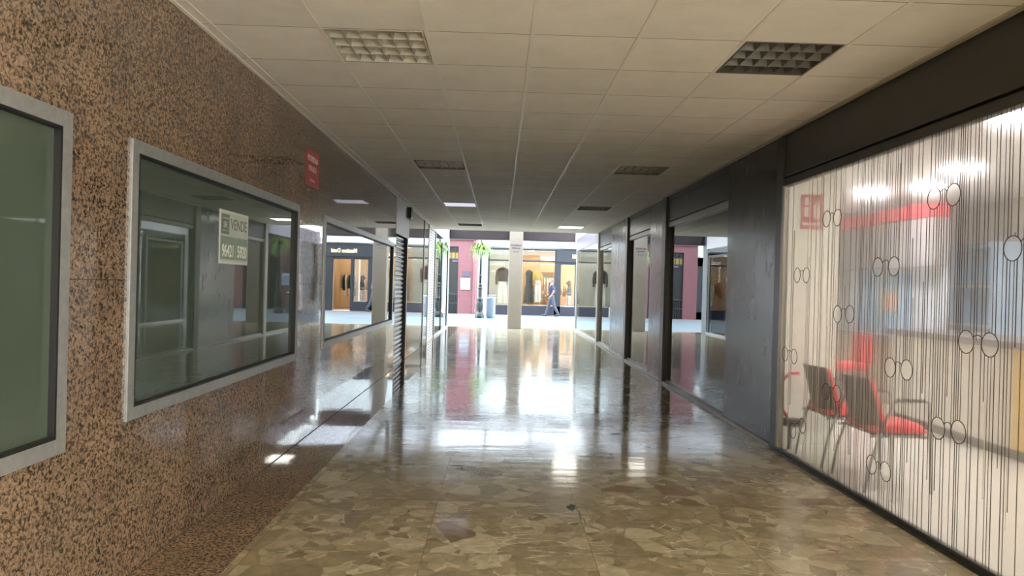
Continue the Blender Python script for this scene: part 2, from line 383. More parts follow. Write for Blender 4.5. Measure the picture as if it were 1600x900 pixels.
def ring_frame(bm, y0, y1, z0, z1, w, x0, x1, axis='x'):
    """mitred rectangular frame in the y-z plane (axis x) or x-z plane (axis y: y0,y1 are x values, x0,x1 are y values)"""
    o = [(y0, z0), (y1, z0), (y1, z1), (y0, z1)]; i = [(y0+w, z0+w), (y1-w, z0+w), (y1-w, z1-w), (y0+w, z1-w)]
    P = (lambda a, x: (x, a[0], a[1])) if axis == 'x' else (lambda a, x: (a[0], x, a[1]))
    vs = [[bm.verts.new(P(p, x)) for p in L_] for x in (x0, x1) for L_ in (o, i)]
    o0, i0, o1, i1 = vs
    for k in range(4):
        n = (k+1) % 4
        for q in ((o0[k], o0[n], i0[n], i0[k]), (o1[k], i1[k], i1[n], o1[n]), (o0[k], o1[k], o1[n], o0[n]), (i0[k], i0[n], i1[n], i1[k])): bm.faces.new(q)
    return bm
def text_mesh(body, size, extrude=.002, align='CENTER', sx=1.0, space=1.0, bold=0.0):
    cu = bpy.data.curves.new('txt', 'FONT'); cu.body = body; cu.size = size; cu.extrude = extrude; cu.align_x = align; cu.align_y = 'CENTER'
    cu.space_character = space; cu.offset = bold
    t = bpy.data.objects.new('txt', cu); COL.objects.link(t)
    bpy.context.view_layer.update()
    me = bpy.data.meshes.new_from_object(t.evaluated_get(bpy.context.evaluated_depsgraph_get()))
    bpy.data.objects.remove(t); bpy.data.curves.remove(cu)
    me.transform(Matrix.Diagonal((sx, 1, 1, 1))); me.materials.clear(); return me
R_LEFT = Matrix(((0, 0, 1, 0), (1, 0, 0, 0), (0, 1, 0, 0), (0, 0, 0, 1)))       # reads along +y, faces +x
R_FRONT = Matrix(((1, 0, 0, 0), (0, 0, -1, 0), (0, 1, 0, 0), (0, 0, 0, 1)))     # reads along +x, faces -y
def text(name, body, size, mat, parent, at, R=R_FRONT, **kw):
    me = text_mesh(body, size, **kw); me.transform(Matrix.Translation(at) @ R)
    return obj(name, me, mat, parent)

XL, XR, ZC = -1.73, 2.505, 2.84
YB, YE = -7.0, 18.5              # back of the passage, end of the tiled ceiling
G0X, G0Y = .145, 4.006           # origin of the 60 cm ceiling grid

# ------------------------------------------------------------------ floor
bm = B(); quad(bm, (-1.31, YB, 0), (XR+.16, YB, 0), (XR+.16, 23.9, 0), (-1.31, 23.9, 0))
fl = struct(obj('floor', bm, M_marble))
bm = B(); quad(bm, (XL-.12, YB, 0.0), (-1.31, YB, 0.0), (-1.31, 23.9, 0.0), (XL-.12, 23.9, 0.0))
st = obj('granite_border', bm, M_granite, fl)
def chip(pts, z=.0006):
    bm = B(); bm.faces.new([bm.verts.new((x, y, z)) for x, y in pts]); return obj('chipped_patch', bm, plain('dark_floor_filler', (.05, .05, .042), .6), fl)
def blob(cx, cy, rx, ry, n=11, seed=0):
    r = random.Random(seed); return [(cx + rx*math.cos(2*PI*k/n)*(.6+.6*r.random()), cy + ry*math.sin(2*PI*k/n)*(.6+.6*r.random())) for k in range(n)]
chip(blob(.50, 4.57, .035, .07, seed=1)); chip(blob(.535, 4.42, .008, .10, seed=2)); chip(blob(.55, 4.30, .006, .07, seed=4))
chip(blob(-.30, 5.56, .07, .012, seed=3)); chip(blob(-.26, 5.5, .006, .07, seed=9)); chip(blob(1.16, 6.9, .05, .035, seed=5)); chip(blob(1.15, 6.27, .05, .012, seed=6)); chip(blob(1.42, 5.62, .07, .01, seed=7)); chip(blob(1.50, 5.5, .008, .09, seed=8))

# ------------------------------------------------------------------ ceiling
LIGHTS = []                       # (grid column, grid row, state)
for r_, ls, rs in ((-14, 'warm', 'warm'), (-7, 'warm', 'warm'), (0, 'off', 'off'), (7, 'off', 'off'), (14, 'dim', 'off'), (21, 'off', 'lit')):
    LIGHTS += [(-2, r_, ls), (2, r_, rs)]
cell = lambda c, r: (G0X+c*.6+.014, G0X+c*.6+.586, G0Y+r*.6+.006, G0Y+r*.6+.594)
holes = [cell(c, r) for c, r, s in LIGHTS]
bm = B(); plate(bm, XL, XR+.02, YB, YE, holes, lambda u, v, w: (u, v, ZC+w), .11)
ce = struct(obj('ceiling', bm, M_ceil))
for c in range(-3, 4):
    bm = B(); x = G0X+c*.6; box(bm, x-.011, x+.011, YB, YE-.002, ZC-.004, ZC+.004)
    obj('grid_bar', bm, M_bar, ce)
bm = B(); box(bm, XL-.0, XL+.022, YB, YE, ZC-.006, ZC+.004); obj('edge_angle', bm, M_bar, ce)
bm = B(); box(bm, XR-.030, XR+.005, YB, YE, ZC-.016, ZC+.004); obj('edge_angle', bm, plain('beige_edge_angle', (.42, .38, .30), .5), ce)

M_hous = plain('cream_light_housing', (.60, .57, .46), .45, var=.05)
M_louv = plain('satin_louvre_blade', (.46, .43, .34), .6, 0.0, var=.05)
M_louvd = plain('dark_louvre_blade', (.20, .19, .165), .4, .3, var=.05)
EM = {'lit': emit('lit_diffuser', (1, .96, .86), 6.0), 'dim': emit('dim_diffuser', (.86, .84, 1.0), .34), 'warm': emit('warm_lit_diffuser', (1, .80, .50), 38.0)}
def blade(bm, a, b_, along, z0, z1, t0, t1):
    """one louvre blade: a wedge, wide at the top, standing along x or y"""
    (x0, y0), (x1, y1) = a, b_
    R = []
    for (x, y) in (a, b_):
        if along == 'x': R.append([bm.verts.new(p) for p in ((x, y-t0, z0), (x, y+t0, z0), (x, y+t1, z1), (x, y-t1, z1))])
        else: R.append([bm.verts.new(p) for p in ((x-t0, y, z0), (x+t0, y, z0), (x+t1, y, z1), (x-t1, y, z1))])
    for k in range(4): bm.faces.new((R[0][k], R[0][(k+1) % 4], R[1][(k+1) % 4], R[1][k]))
    bm.faces.new(R[0]); bm.faces.new(R[1])
LDESC = {(-2, 0): 'unlit square louvre ceiling light with cream cells, nearest one on the granite wall side',
         (2, 0): 'unlit square louvre ceiling light with grey cells, nearest one on the shop window side',
         (-2, 7): 'dark louvre ceiling light, second from the camera in the row by the granite wall',
         (2, 7): 'dark louvre ceiling light, second from the camera in the row by the grey shopfronts',
         (-2, 14): 'dimly lit pale lilac ceiling panel between two dark ones along the granite wall',
         (2, 14): 'dark louvre ceiling light just before the bright white panel by the shopfronts',
         (-2, 21): 'dark louvre ceiling light last in the granite wall row, near the maroon beam',
         (2, 21): 'brightly lit white ceiling panel at the street end of the passage'}
for c, r, s in LIGHTS:
    x0, x1, y0, y1 = cell(c, r); e = .004
    lab = LDESC.get((c, r), 'warm lit ceiling panel behind the camera, %s row over the %s side' % ('second' if r == -14 else 'first', 'granite' if c < 0 else 'shop'))
    t = thing('ceiling_light', lab, 'ceiling light', ((x0+x1)/2, (y0+y1)/2, ZC), 'square ceiling lights in two rows')
    bm = B()     # open-bottomed box with a wall thickness
    o = [(x0+e, y0+e), (x1-e, y0+e), (x1-e, y1-e), (x0+e, y1-e)]
    V = [[bm.verts.new((p[0], p[1], z)) for p in o] for z in (ZC-.002, ZC+.105)]
    i_ = [(x0+e+.008, y0+e+.008), (x1-e-.008, y0+e+.008), (x1-e-.008, y1-e-.008), (x0+e+.008, y1-e-.008)]
    W = [[bm.verts.new((p[0], p[1], z)) for p in i_] for z in (ZC-.002, ZC+.098)]
    for k in range(4):
        n = (k+1) % 4
        bm.faces.new((V[0][k], V[0][n], V[1][n], V[1][k])); bm.faces.new((W[0][k], W[1][k], W[1][n], W[0][n])); bm.faces.new((V[0][k], W[0][k], W[0][n], V[0][n]))
    bm.faces.new(V[1]); bm.faces.new(W[1])
    obj('housing', bm, M_hous if s != 'off' or (c < 0 and r == 0) else plain('grey_light_housing', (.13, .12, .105), .6), t)
    if s in ('lit', 'dim', 'warm'):
        bm = B(); box(bm, x0+.014, x1-.014, y0+.014, y1-.014, ZC+.004, ZC+.012); obj('diffuser', bm, EM[s], t)
        if s == 'lit' or s == 'warm' or s == 'dim': continue
    bm = B(); nx, ny = 6, 4
    for k in range(1, nx):
        x = x0+.012+(x1-x0-.024)*k/nx; blade(bm, (x, y0+.012), (x, y1-.012), 'y', ZC+.001, ZC+.055, .0015, .012)
    for k in range(1, ny):
        y = y0+.012+(y1-y0-.024)*k/ny; blade(bm, (x0+.012, y), (x1-.012, y), 'x', ZC+.001, ZC+.055, .0015, .014)
    obj('louvre', bm, M_louv if c < 0 and r == 0 else M_louvd, t)
    if r == 0:
        bm = B()
        for yy in (y0+.17, y1-.17): tube(bm, [(x0+.03, yy, ZC+.078), (x1-.03, yy, ZC+.078)], .013)
        obj('fluorescent_tube', bm, plain('unlit_tube', (.75, .73, .62), .3), t)

# ------------------------------------------------------------------ left wall
W1 = (.20, 2.86, .71, 2.06); W2 = (3.32, 6.07, .74, 2.06); W3 = (6.94, 11.43, .76, 2.06)
SH = (11.70, 13.24, 0.0, 2.23); PS = (17.15, 18.75, 0.0, 2.80); VT = (18.85, 23.35, .05, 2.62)
f_ = .028
hl = [(w[0]+f_, w[1]-f_, w[2]+f_, w[3]-f_) for w in (W1, W2, W3)] + [SH]
bm = B(); plate(bm, YB, 17.0, 0, ZC+.05, hl, lambda u, v, w: (XL-w, u, v), .09)
wl = struct(obj('wall_left', bm, M_granite))
bm = B(); box(bm, XL-.002, XL+.003, YB, 17.0, 0, .004); obj('floor_joint', bm, plain('dark_floor_joint', (.035, .028, .022), .7), wl)
# painted lintel over the shutter door and grey post
bm = B(); box(bm, XL-.06, XL+.006, 11.66, 13.28, 2.23, ZC-.006); obj('door_lintel', bm, plain('grey_white_lintel', (.60, .60, .58), .45), wl)
bm = B(); box(bm, XL-.08, XL+.012, 15.92, 16.0, 0, ZC-.006); obj('edge_post', bm, M_blackmetal, wl)
bm = B(); box(bm, XL-.08, XL+.010, 16.95, 17.15, 0, ZC-.006); obj('edge_post', bm, M_greyframe, wl)
bm = B(); box(bm, XL-.08, XL+.004, 17.15, 23.5, 2.80, 3.4); obj('street_end_header', bm, plain('grey_white_lintel', (.6, .6, .58), .45), wl)
bm = B(); box(bm, XL-.08, XL+.010, 18.74, 18.86, 0, 2.80); obj('edge_post', bm, M_greyframe, wl)
bm = B(); box(bm, XL-.30, XL, 23.36, 23.9, 0, 3.4); obj('end_pier', bm, plain('grey_end_pier', (.11, .12, .12), .4), wl)
def left_window(n, w, fw, pane):
    y0, y1, z0, z1 = w
    e = sempty('window_%d' % n)
    bm = B(); ring_frame(bm, y0, y1, z0, z1, fw, XL-.012, XL+.014); obj('frame', bm, M_alu, e, bevel=.003)
    bm = B(); ring_frame(bm, y0+fw-.002, y1-fw+.002, z0+fw-.002, z1-fw+.002, .012, XL-.028, XL+.0135); obj('gasket', bm, M_black, e)
    bm = B(); box(bm, XL-.030, XL-.014, y0+fw-.002, y1-fw+.002, z0+fw-.002, z1-fw+.002); obj('pane', bm, pane, e)
    return e
left_window(1, W1, .066, M_green); w2e = left_window(2, W2, .062, plain('grey_green_backed_glass', (.075, .098, .076), .012, ior=2.5, var=.10, scale=.9)); left_window(3, W3, .062, M_green)

# for-sale board behind the second window pane
t = thing('for_sale_sign', 'pale for sale board with a phone number stuck on the dark green window', 'sign', (XL-.0135, 4.66, 1.51))
bm = B(); box(bm, XL-.0135, XL-.0095, 4.415, 4.905, 1.512, 1.85); obj('board', bm, M_paper, t)
bm = B(); ring_frame(bm, 4.421, 4.899, 1.518, 1.844, .006, XL-.0095, XL-.0087); obj('border_line', bm, plain('pale_sign_border', (.66, .70, .62), .4), t)
bm = B(); box(bm, XL-.0095, XL-.0087, 4.435, 4.565, 1.70, 1.825); lg = obj('logo_box', bm, M_inkgrey, t)
for za, zb in ((1.797, 1.803), (1.720, 1.724)): bm = B(); box(bm, XL-.0087, XL-.0081, 4.448, 4.552, za, zb); obj('logo_rule', bm, M_paper, lg)
text('logo_lettering', 'SR', .05, M_paper, lg, (XL-.0083, 4.50, 1.757), R_LEFT, extrude=.0003, sx=1.2, bold=.001)
text('lettering', 'VENDE', .098, M_inkgrey, t, (XL-.0090, 4.733, 1.765), R_LEFT, extrude=.0004, sx=.94, bold=.0012)
bm = B(); box(bm, XL-.0095, XL-.0087, 4.425, 4.682, 1.540, 1.686); box(bm, XL-.0095, XL-.0087, 4.69, 4.895, 1.540, 1.686); obj('colour_band', bm, M_inkgreen, t)
text('phone_number', '96421', .108, plain('pale_sign_digit', (.80, .84, .76), .4), t, (XL-.0083, 4.553, 1.592), R_LEFT, extrude=.0006, sx=.76, bold=.002)
text('phone_number', '5920', .108, MATS['pale_sign_digit'], t, (XL-.0081, 4.795, 1.592), R_LEFT, extrude=.0006, sx=.80, bold=.002)

# red private-property sign
t = thing('private_property_sign', 'small red sign with white lettering high on the granite wall', 'sign', (XL, 6.46, 2.27))
bm = B(); box(bm, XL, XL+.004, 6.24, 6.69, 2.27, 2.59); obj('plate', bm, M_red, t)
text('lettering', 'PROPIEDAD', .072, M_signwhite, t, (XL+.0045, 6.465, 2.512), R_LEFT, extrude=.0006, sx=.90, bold=.0008)
text('lettering', 'PRIVADA', .072, M_signwhite, t, (XL+.0045, 6.465, 2.425), R_LEFT, extrude=.0006, sx=.90, bold=.0008)
text('small_lettering', 'Reservado', .036, M_signwhite, t, (XL+.0045, 6.465, 2.325), R_LEFT, extrude=.0006)

# roller shutter door
d = sempty('door_1')
bm = B(); zs = 0.02; prof = []
while zs < 2.22:
    prof += [(XL-.082, zs), (XL-.062, zs+.012), (XL-.058, zs+.034), (XL-.066, zs+.056), (XL-.082, zs+.060)]; zs += .08
for (xa, za), (xb, zb) in zip(prof[:-1], prof[1:]):
    quad(bm, (xa, 11.71, za), (xa, 13.2, za), (xb, 13.2, zb), (xb, 11.71, zb))
bmesh.ops.remove_doubles(bm, verts=bm.verts, dist=1e-5)
def slats():
    m, nt, b = nt_of('pale_grey_shutter_slat')
    tc = N(nt, 'ShaderNodeTexCoord'); sx = N(nt, 'ShaderNodeSeparateXYZ'); L(nt, tc.outputs['Object'], sx.inputs[0])
    fz = math_(nt, 'FRACT', math_(nt, 'DIVIDE', math_(nt, 'SUBTRACT', sx.outputs['Z'], .02), .08))
    h = math_(nt, 'GREATER_THAN', math_(nt, 'ABSOLUTE', math_(nt, 'SUBTRACT', fz, .40)), .36)  # shade in the grooves between slats, put into the colour
    no = N(nt, 'ShaderNodeTexNoise', i_Scale=4.0); L(nt, tc.outputs['Object'], no.inputs['Vector'])
    r = ramp(nt, no.outputs['Fac'], [(.3, (.40, .38, .35)), (.7, (.50, .48, .45))])
    L(nt, mixc(nt, h, r.outputs[0], (.025, .024, .022)), b.inputs['Base Color']); b.inputs['Roughness'].default_value = .4; return m
obj('shutter_curtain', bm, slats(), d)
bm = B(); box(bm, XL-.09, XL-.003, 13.16, 13.24, 0, 2.23); obj('guide_rail', bm, M_blackmetal, d)
bm = B(); box(bm, XL-.09, XL-.05, 11.70, 11.76, 0, 2.23); obj('guide_rail', bm, M_blackmetal, d)
bm = B(); box(bm, XL-.085, XL-.045, 11.72, 13.18, 0.0, .035); obj('bottom_bar', bm, M_blackmetal, d)
bm = B(); box(bm, XL-.058, XL-.03, 11.86, 11.98, .03, .12); obj('lock', bm, M_blackmetal, d)
# security sounder
t = thing('alarm_siren', 'small black box high on the wall beside the lintel of the roller shutter', 'alarm', (XL, 13.0, 2.6))
bm = B(); box(bm, XL+.006, XL+.085, 12.92, 13.12, 2.60, 2.80); obj('casing', bm, M_blackmetal, t, bevel=.01)
bm = B(); tube(bm, [(XL+.045, 13.02, 2.60), (XL+.045, 13.02, 2.575)], .018); obj('lens', bm, M_white, t)

# perforated shutter by the street end
def perforated():
    m, nt, b = nt_of('perforated_white_shutter')
    tc = N(nt, 'ShaderNodeTexCoord'); sx = N(nt, 'ShaderNodeSeparateXYZ'); L(nt, tc.outputs['Object'], sx.inputs[0])
    fz = math_(nt, 'FRACT', math_(nt, 'DIVIDE', sx.outputs['Z'], .07)); fy = math_(nt, 'FRACT', math_(nt, 'DIVIDE', sx.outputs['Y'], .45))
    h = math_(nt, 'MULTIPLY', math_(nt, 'LESS_THAN', math_(nt, 'ABSOLUTE', math_(nt, 'SUBTRACT', fz, .5)), .26), math_(nt, 'LESS_THAN', math_(nt, 'ABSOLUTE', math_(nt, 'SUBTRACT', fy, .5)), .34))
    L(nt, mixc(nt, h, (.66, .65, .61), (.03, .03, .03)), b.inputs['Base Color']); b.inputs['Roughness'].default_value = .4; return m
d = sempty('door_2')
bm = B(); box(bm, XL-.05, XL-.02, 17.15, 18.74, .05, 2.80); obj('shutter_curtain', bm, perforated(), d)
bm = B(); box(bm, XL-.06, XL-.01, 17.15, 18.74, 0, .06); obj('bottom_bar', bm, M_greyframe, d)
# display window at the left street corner
e = sempty('window_4')
bm = B(); box(bm, XL-.012, XL-.002, 18.86, 23.36, .06, 2.78); obj('pane', bm, M_glassclear, e)
for y0, y1, zt in ((20.78, 20.90, 2.62), (23.05, 23.20, 2.55)):
    bm = B(); box(bm, XL-.045, XL+.016, y0, y1, .05, zt); obj('mullion', bm, M_blackmetal, e)
bm = B(); box(bm, XL-.03, XL+.012, 20.8, 23.2, 2.50, 2.56); obj('transom', bm, M_blackmetal, e)
bm = B(); box(bm, XL-.05, XL+.01, 18.86, 23.36, 0, .06); obj('sill', bm, M_alu, e)
# its display niche
t = sempty('trim_1')
bm = B(); plate(bm, 18.8, 23.9, 0, 3.0, [], lambda u, v, w: (XL-1.2, u, v)); obj('niche_back', bm, plain('pale_green_white_niche', (.72, .80, .76), .6), t)
bm = B(); quad(bm, (XL-1.2, 18.8, 0), (XL-.02, 18.8, 0), (XL-.02, 18.8, 3), (XL-1.2, 18.8, 3)); quad(bm, (XL-1.2, 18.8, .05), (XL-.02, 18.8, .05), (XL-.02, 23.9, .05), (XL-1.2, 23.9, .05)); quad(bm, (XL-1.2, 18.8, 2.95), (XL-.02, 18.8, 2.95), (XL-.02, 23.9, 2.95), (XL-1.2, 23.9, 2.95)); obj('niche_lining', bm, MATS['pale_green_white_niche'], t)
M_spot = emit('spot_lamp_face', (1, .90, .76), 700.0)
SP = [(19.5, -.35), (20.3, -.55), (21.1, -.30), (22.0, -.5), (22.8, -.3)]
for k, (y, dx) in enumerate(SP):
    where = ['first', 'second', 'third', 'fourth', 'fifth'][k]
    t = thing('spotlight', 'white ceiling spotlight in the corner display window, %s from the perforated shutter' % where, 'spotlight', (XL+dx, y, 2.8), 'spotlights in the corner display window')
    bm = B(); tube(bm, [(XL+dx, y, 2.95), (XL+dx, y, 2.88)], .015); obj('stem', bm, M_white, t)
    bm = B(); lathe(bm, [(.03, .12), (.05, .10), (.055, 0), (.048, 0)], (XL+dx, y, 2.77), 14); obj('lamp_head', bm, M_white, t)
    bm = B(); lathe(bm, [(.044, -.004), (.044, .004)], (XL+dx, y, 2.77), 14); obj('lamp_face', bm, M_spot, t)

# ------------------------------------------------------------------ right wall
wr = sempty('wall_right')
def rbox(name, y0, y1, z0, z1, x0, x1, mat, bev=.003): 
    bm = B(); box(bm, x0, x1, y0, y1, z0, z1); return obj(name, bm, mat, wr, bevel=bev)
rbox('panel', 6.44, 7.83, .03, ZC+.03, XR, XR+.06, M_dark)
rbox('panel', 10.95, 11.9, .03, ZC+.03, XR, XR+.06, M_dark)
rbox('panel', 14.2, 16.1, .03, ZC+.03, XR, XR+.06, M_dark)
for a, b_ in ((-6.0, 6.32), (7.83, 10.72), (11.9, 13.98), (16.1, 18.1)):
    rbox('header', a, b_, 2.455, ZC+.03, XR+.012, XR+.10, M_head)
    rbox('header_slot', a, b_, 2.435, 2.455, XR+.05, XR+.10, M_black, 0)
    rbox('head_rail', a, b_, 2.365, 2.435, XR+.014, XR+.06, M_darkframe if a < 0 else M_greyframe, .002)
for y0, y1, m_ in ((6.31, 6.45, M_darkframe), (10.72, 10.95, M_darkframe), (13.98, 14.2, M_darkframe), (18.1, 18.3, M_greyframe)):
    rbox('post', y0, y1, 0, ZC+.03, XR-.006 if y0 < 7 else XR-.022, XR+(.06 if y0 < 7 else .2), m_)
for a, b_ in ((7.83, 10.72), (11.9, 13.98), (16.1, 18.1)):
    rbox('jamb', b_-.03, b_+.01, .03, 2.43, XR-.01, XR+.07, M_blackmetal if b_ < 18 else M_greyframe)
rbox('back_section', -7.0, -6.0, 0, ZC+.03, XR, XR+.3, M_dark)
bm = B(); box(bm, XR-.018, XR+.12, 6.44, 23.6, 0, .035); struct(obj('baseboard_right', bm, M_greyframe, bevel=.004))
# shop windows B, C, D with the empty dark units behind
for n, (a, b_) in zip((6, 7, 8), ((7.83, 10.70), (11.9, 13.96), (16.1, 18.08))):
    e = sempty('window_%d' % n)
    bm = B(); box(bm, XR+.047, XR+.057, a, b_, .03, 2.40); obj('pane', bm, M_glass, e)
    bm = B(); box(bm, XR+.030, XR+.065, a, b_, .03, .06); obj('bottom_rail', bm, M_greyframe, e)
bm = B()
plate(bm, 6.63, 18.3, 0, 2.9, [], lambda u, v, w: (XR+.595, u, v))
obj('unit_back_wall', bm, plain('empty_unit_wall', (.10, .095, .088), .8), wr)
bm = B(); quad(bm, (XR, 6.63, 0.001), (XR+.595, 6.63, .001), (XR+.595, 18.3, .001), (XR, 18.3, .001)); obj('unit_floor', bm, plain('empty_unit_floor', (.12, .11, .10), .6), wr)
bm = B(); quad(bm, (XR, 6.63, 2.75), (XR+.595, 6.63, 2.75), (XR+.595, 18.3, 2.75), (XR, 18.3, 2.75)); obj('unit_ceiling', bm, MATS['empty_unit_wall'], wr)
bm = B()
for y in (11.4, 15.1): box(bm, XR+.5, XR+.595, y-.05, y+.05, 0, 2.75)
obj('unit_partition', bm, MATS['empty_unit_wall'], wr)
# corner shop window at the street end
e = sempty('window_9')
bm = B(); box(bm, XR+.03, XR+.042, 18.3, 23.5, .03, 3.0); obj('pane', bm, M_glassclear, e)
bm = B(); box(bm, XR-.01, XR+.06, 18.3, 23.6, 0.0, .05); obj('sill', bm, M_greyframe, e)
bm = B(); box(bm, XR+.01, XR+.06, 18.3, 23.55, 2.62, 3.02); obj('white_fascia', bm, plain('lilac_white_fascia', (.21, .19, .22), .4), e)
bm = B(); box(bm, XR+.0, XR+.07, 23.48, 23.58, 0, 3.3); obj('corner_bar', bm, M_alu, e)
t = sempty('trim_2')
bm = B(); quad(bm, (XR+.05, 18.3, 0.02), (XR+3, 18.3, .02), (XR+3, 18.3, 3), (XR+.05, 18.3, 3)); obj('side_lining', bm, M_whitewall, t)
bm = B(); quad(bm, (XR+3, 18.3, .02), (XR+3, 23.6, .02), (XR+3, 23.6, 3), (XR+3, 18.3, 3)); obj('back_lining', bm, M_whitewall, t)
bm = B(); quad(bm, (XR+.05, 18.3, .02), (XR+3, 18.3, .02), (XR+3, 23.6, .02), (XR+.05, 23.6, .02)); obj('display_floor', bm, M_shopfloor, t)
bm = B(); quad(bm, (XR+.05, 18.3, 3.02), (XR+3, 18.3, 3.02), (XR+3, 23.6, 3.02), (XR+.05, 23.6, 3.02)); obj('display_ceiling', bm, M_white, t)
e = sempty('window_10')
bm = B(); box(bm, XR+.07, XR+3, 23.52, 23.53, .05, 2.62); obj('pane', bm, M_glassclear, e)
bm = B(); box(bm, XR+.07, XR+3, 23.49, 23.56, .0, .06); obj('sill', bm, M_greyframe, e)
# low display table in the corner window
for k, y in enumerate((19.8, 21.8)):  # unseen lamps added to brighten the inside of the corner window
    t = thing('added_window_lamp', 'added square lamp brightening the corner shop window, %s' % ('far from the display table' if k == 0 else 'by the display table'), 'ceiling lamp', (XR+1.3, y, 3.0))
    bm = B(); box(bm, XR+1.0, XR+1.6, y-.3, y+.3, 2.95, 3.02); obj('housing', bm, M_white, t)
    bm = B(); box(bm, XR+1.03, XR+1.57, y-.27, y+.27, 2.94, 2.949); obj('diffuser', bm, emit('added_lamp_glow', (1, .97, .92), 16.0), t)
t = thing('display_table', 'white display table standing inside the corner shop window', 'table', (XR+1.0, 22.6, .02))
bm = B(); box(bm, XR+.35, XR+1.7, 22.2, 23.0, .74, .80); obj('tabletop', bm, M_white, t, bevel=.004)
for x in (XR+.40, XR+1.65):
    for y in (22.25, 22.95): bm = B(); tube(bm, [(x, y, .02), (x, y, .75)], .025); obj('leg', bm, M_white, t)
for k, (x, y) in enumerate(((XR+.6, 22.5), (XR+.95, 22.7), (XR+1.3, 22.5))):
    bm = B(); ell(bm, (x, y, .84), (.13, .09, .045)); ell(bm, (x+.03, y, .87), (.07, .06, .035))
    tag(obj('shoe', bm, plain('tan_leather', (.35, .20, .10), .5), loc=(x, y, .8), smooth=True), 'brown shoe on the white display table in the corner window', 'shoe', 'shoes on the display table')

# ------------------------------------------------------------------ optician shop behind the striped window
OY0, OY1, OX1, OZ = -1.6, 10.9, 6.4, 2.68
bm = B(); quad(bm, (XR+.02, OY0, .004), (OX1, OY0, .004), (OX1, OY1, .004), (XR+.02, OY1, .004)); struct(obj('floor_optician', bm, M_shopfloor))
bm = B(); quad(bm, (XR+.02, OY0, OZ), (OX1, OY0, OZ), (OX1, OY1, OZ), (XR+.02, OY1, OZ)); struct(obj('ceiling_optician', bm, M_white))
bm = B(); quad(bm, (OX1, OY0, 0), (OX1, OY1, 0), (OX1, OY1, OZ), (OX1, OY0, OZ)); struct(obj('wall_optician_side', bm, plain('pinkish_white_wall', (.76, .72, .69), .6)))
bm = B(); quad(bm, (XR+.6, OY1, 0), (OX1, OY1, 0), (OX1, OY1, OZ), (XR+.6, OY1, OZ)); struct(obj('wall_optician_end', bm, plain('grey_white_wall', (.62, .62, .61), .6)))
bm = B(); quad(bm, (XR+.02, OY0, 0), (OX1, OY0, 0), (OX1, OY0, OZ), (XR+.02, OY0, OZ)); struct(obj('wall_optician_near', bm, M_whitewall))
bm = B(); box(bm, XR+.04, XR+.645, 6.58, 6.62, .004, OZ); struct(obj('wall_optician_return', bm, plain('green_white_return_wall', (.76, .79, .74), .25)))
bm = B(); box(bm, XR+.605, XR+.645, 6.62, OY1, .004, OZ); struct(obj('wall_optician_inner', bm, M_whitewall))
# striped window
WY0, WY1, WZ0, WZ1 = -1.5, 6.30, .045, 2.37
e = sempty('window_5')
bm = B(); box(bm, XR+.0, XR+.009, WY0, WY1, WZ0, WZ1)
obj('pane', bm, M_haze, e)
bm = B(); box(bm, XR-.022, XR+.03, WY0-2, WY1+.02, 0, .018); obj('floor_track', bm, M_blackmetal, e, bevel=.003)
bm = B(); box(bm, XR-.012, XR+.03, WY0-2, WY1+.02, .018, .046); obj('bottom_rail', bm, M_blackmetal, e, bevel=.004)
bm = B(); box(bm, XR-.008, XR+.03, 6.27, 6.31, .046, 2.37); obj('side_rail', bm, M_greyframe, e)
SPECS = [(5.951,1.571,5.775,1.569),(6.16,.886,5.97,.883),(5.436,1.998,5.259,1.991),(5.218,1.272,5.035,1.279),(4.08,1.99,3.905,1.99),(4.674,1.608,4.482,1.607),(3.435,1.667,3.274,1.674),(3.762,1.183,3.578,1.182),(4.494,.961,4.309,.967),(5.368,.675,5.194,.687),(3.984,.675,3.805,.69),(4.685,.291,4.513,.289),(5.955,.256,5.77,.336),(2.9,1.25,2.72,1.25),(2.6,.7,2.42,.71)]
LR = .062
M_lens = thin_glass('clear_lens_decal', (.97, .98, .97), 1.02)
M_lens2 = plain('grey_spectacle_outline', (.10, .095, .09), .5)
def cut_z(y, lo, hi):
    """pieces of a stripe between lo and hi that stay clear of the spectacle lenses"""
    seg = [(lo, hi)]
    for (ya, za, yb, zb) in SPECS:
        for (yc, zc) in ((ya, za), (yb, zb)):
            if abs(y-yc) < LR:
                h = math.sqrt(LR*LR-(y-yc)**2); out = []
                for (a, b_) in seg:
                    if zc+h <= a or zc-h >= b_: out.append((a, b_)); continue
                    if a < zc-h: out.append((a, zc-h))
                    if zc+h < b_: out.append((zc+h, b_))
                seg = out
    return seg
rs = random.Random(5)
bd, bw = B(), B()
def strip(bm, y, w, lo, hi, x):
    for a, b_ in cut_z(y, lo, hi):
        if b_-a > .01: quad(bm, (x, y-w/2, a), (x, y+w/2, a), (x, y+w/2, b_), (x, y-w/2, b_))
y = 1.2
while y < 6.24:
    t_ = max(0.0, min(1.0, (y-4.85)/.6))         # share of white stripes towards the far end
    lo, hi = WZ0, WZ1
    q = rs.random()
    if q < .20: lo = rs.uniform(.2, 1.5)
    elif q < .30: hi = rs.uniform(1.2, 2.2)
    elif q < .36: lo, hi = sorted((rs.uniform(.2, 2.2), rs.uniform(.2, 2.2)))
    if rs.random() < t_:
        if rs.random() < .42: strip(bw, y, rs.uniform(.008, .015), lo, hi, XR-.0015)
    elif rs.random() < .93: strip(bd, y, rs.uniform(.0055, .0085), lo, hi, XR-.0015)
    if rs.random() < (.12 if y < 4.4 else .5) and y < 5.5:
        a_, b2 = sorted((rs.uniform(.1, 2.3), rs.uniform(.1, 2.3))); strip(bw, y+.012, rs.uniform(.005, .010), a_, b2, XR-.0012)
    y += rs.choice((.017, .020, .022, .025, .028, .040)) if y < 4.9 else rs.uniform(.020, .045)
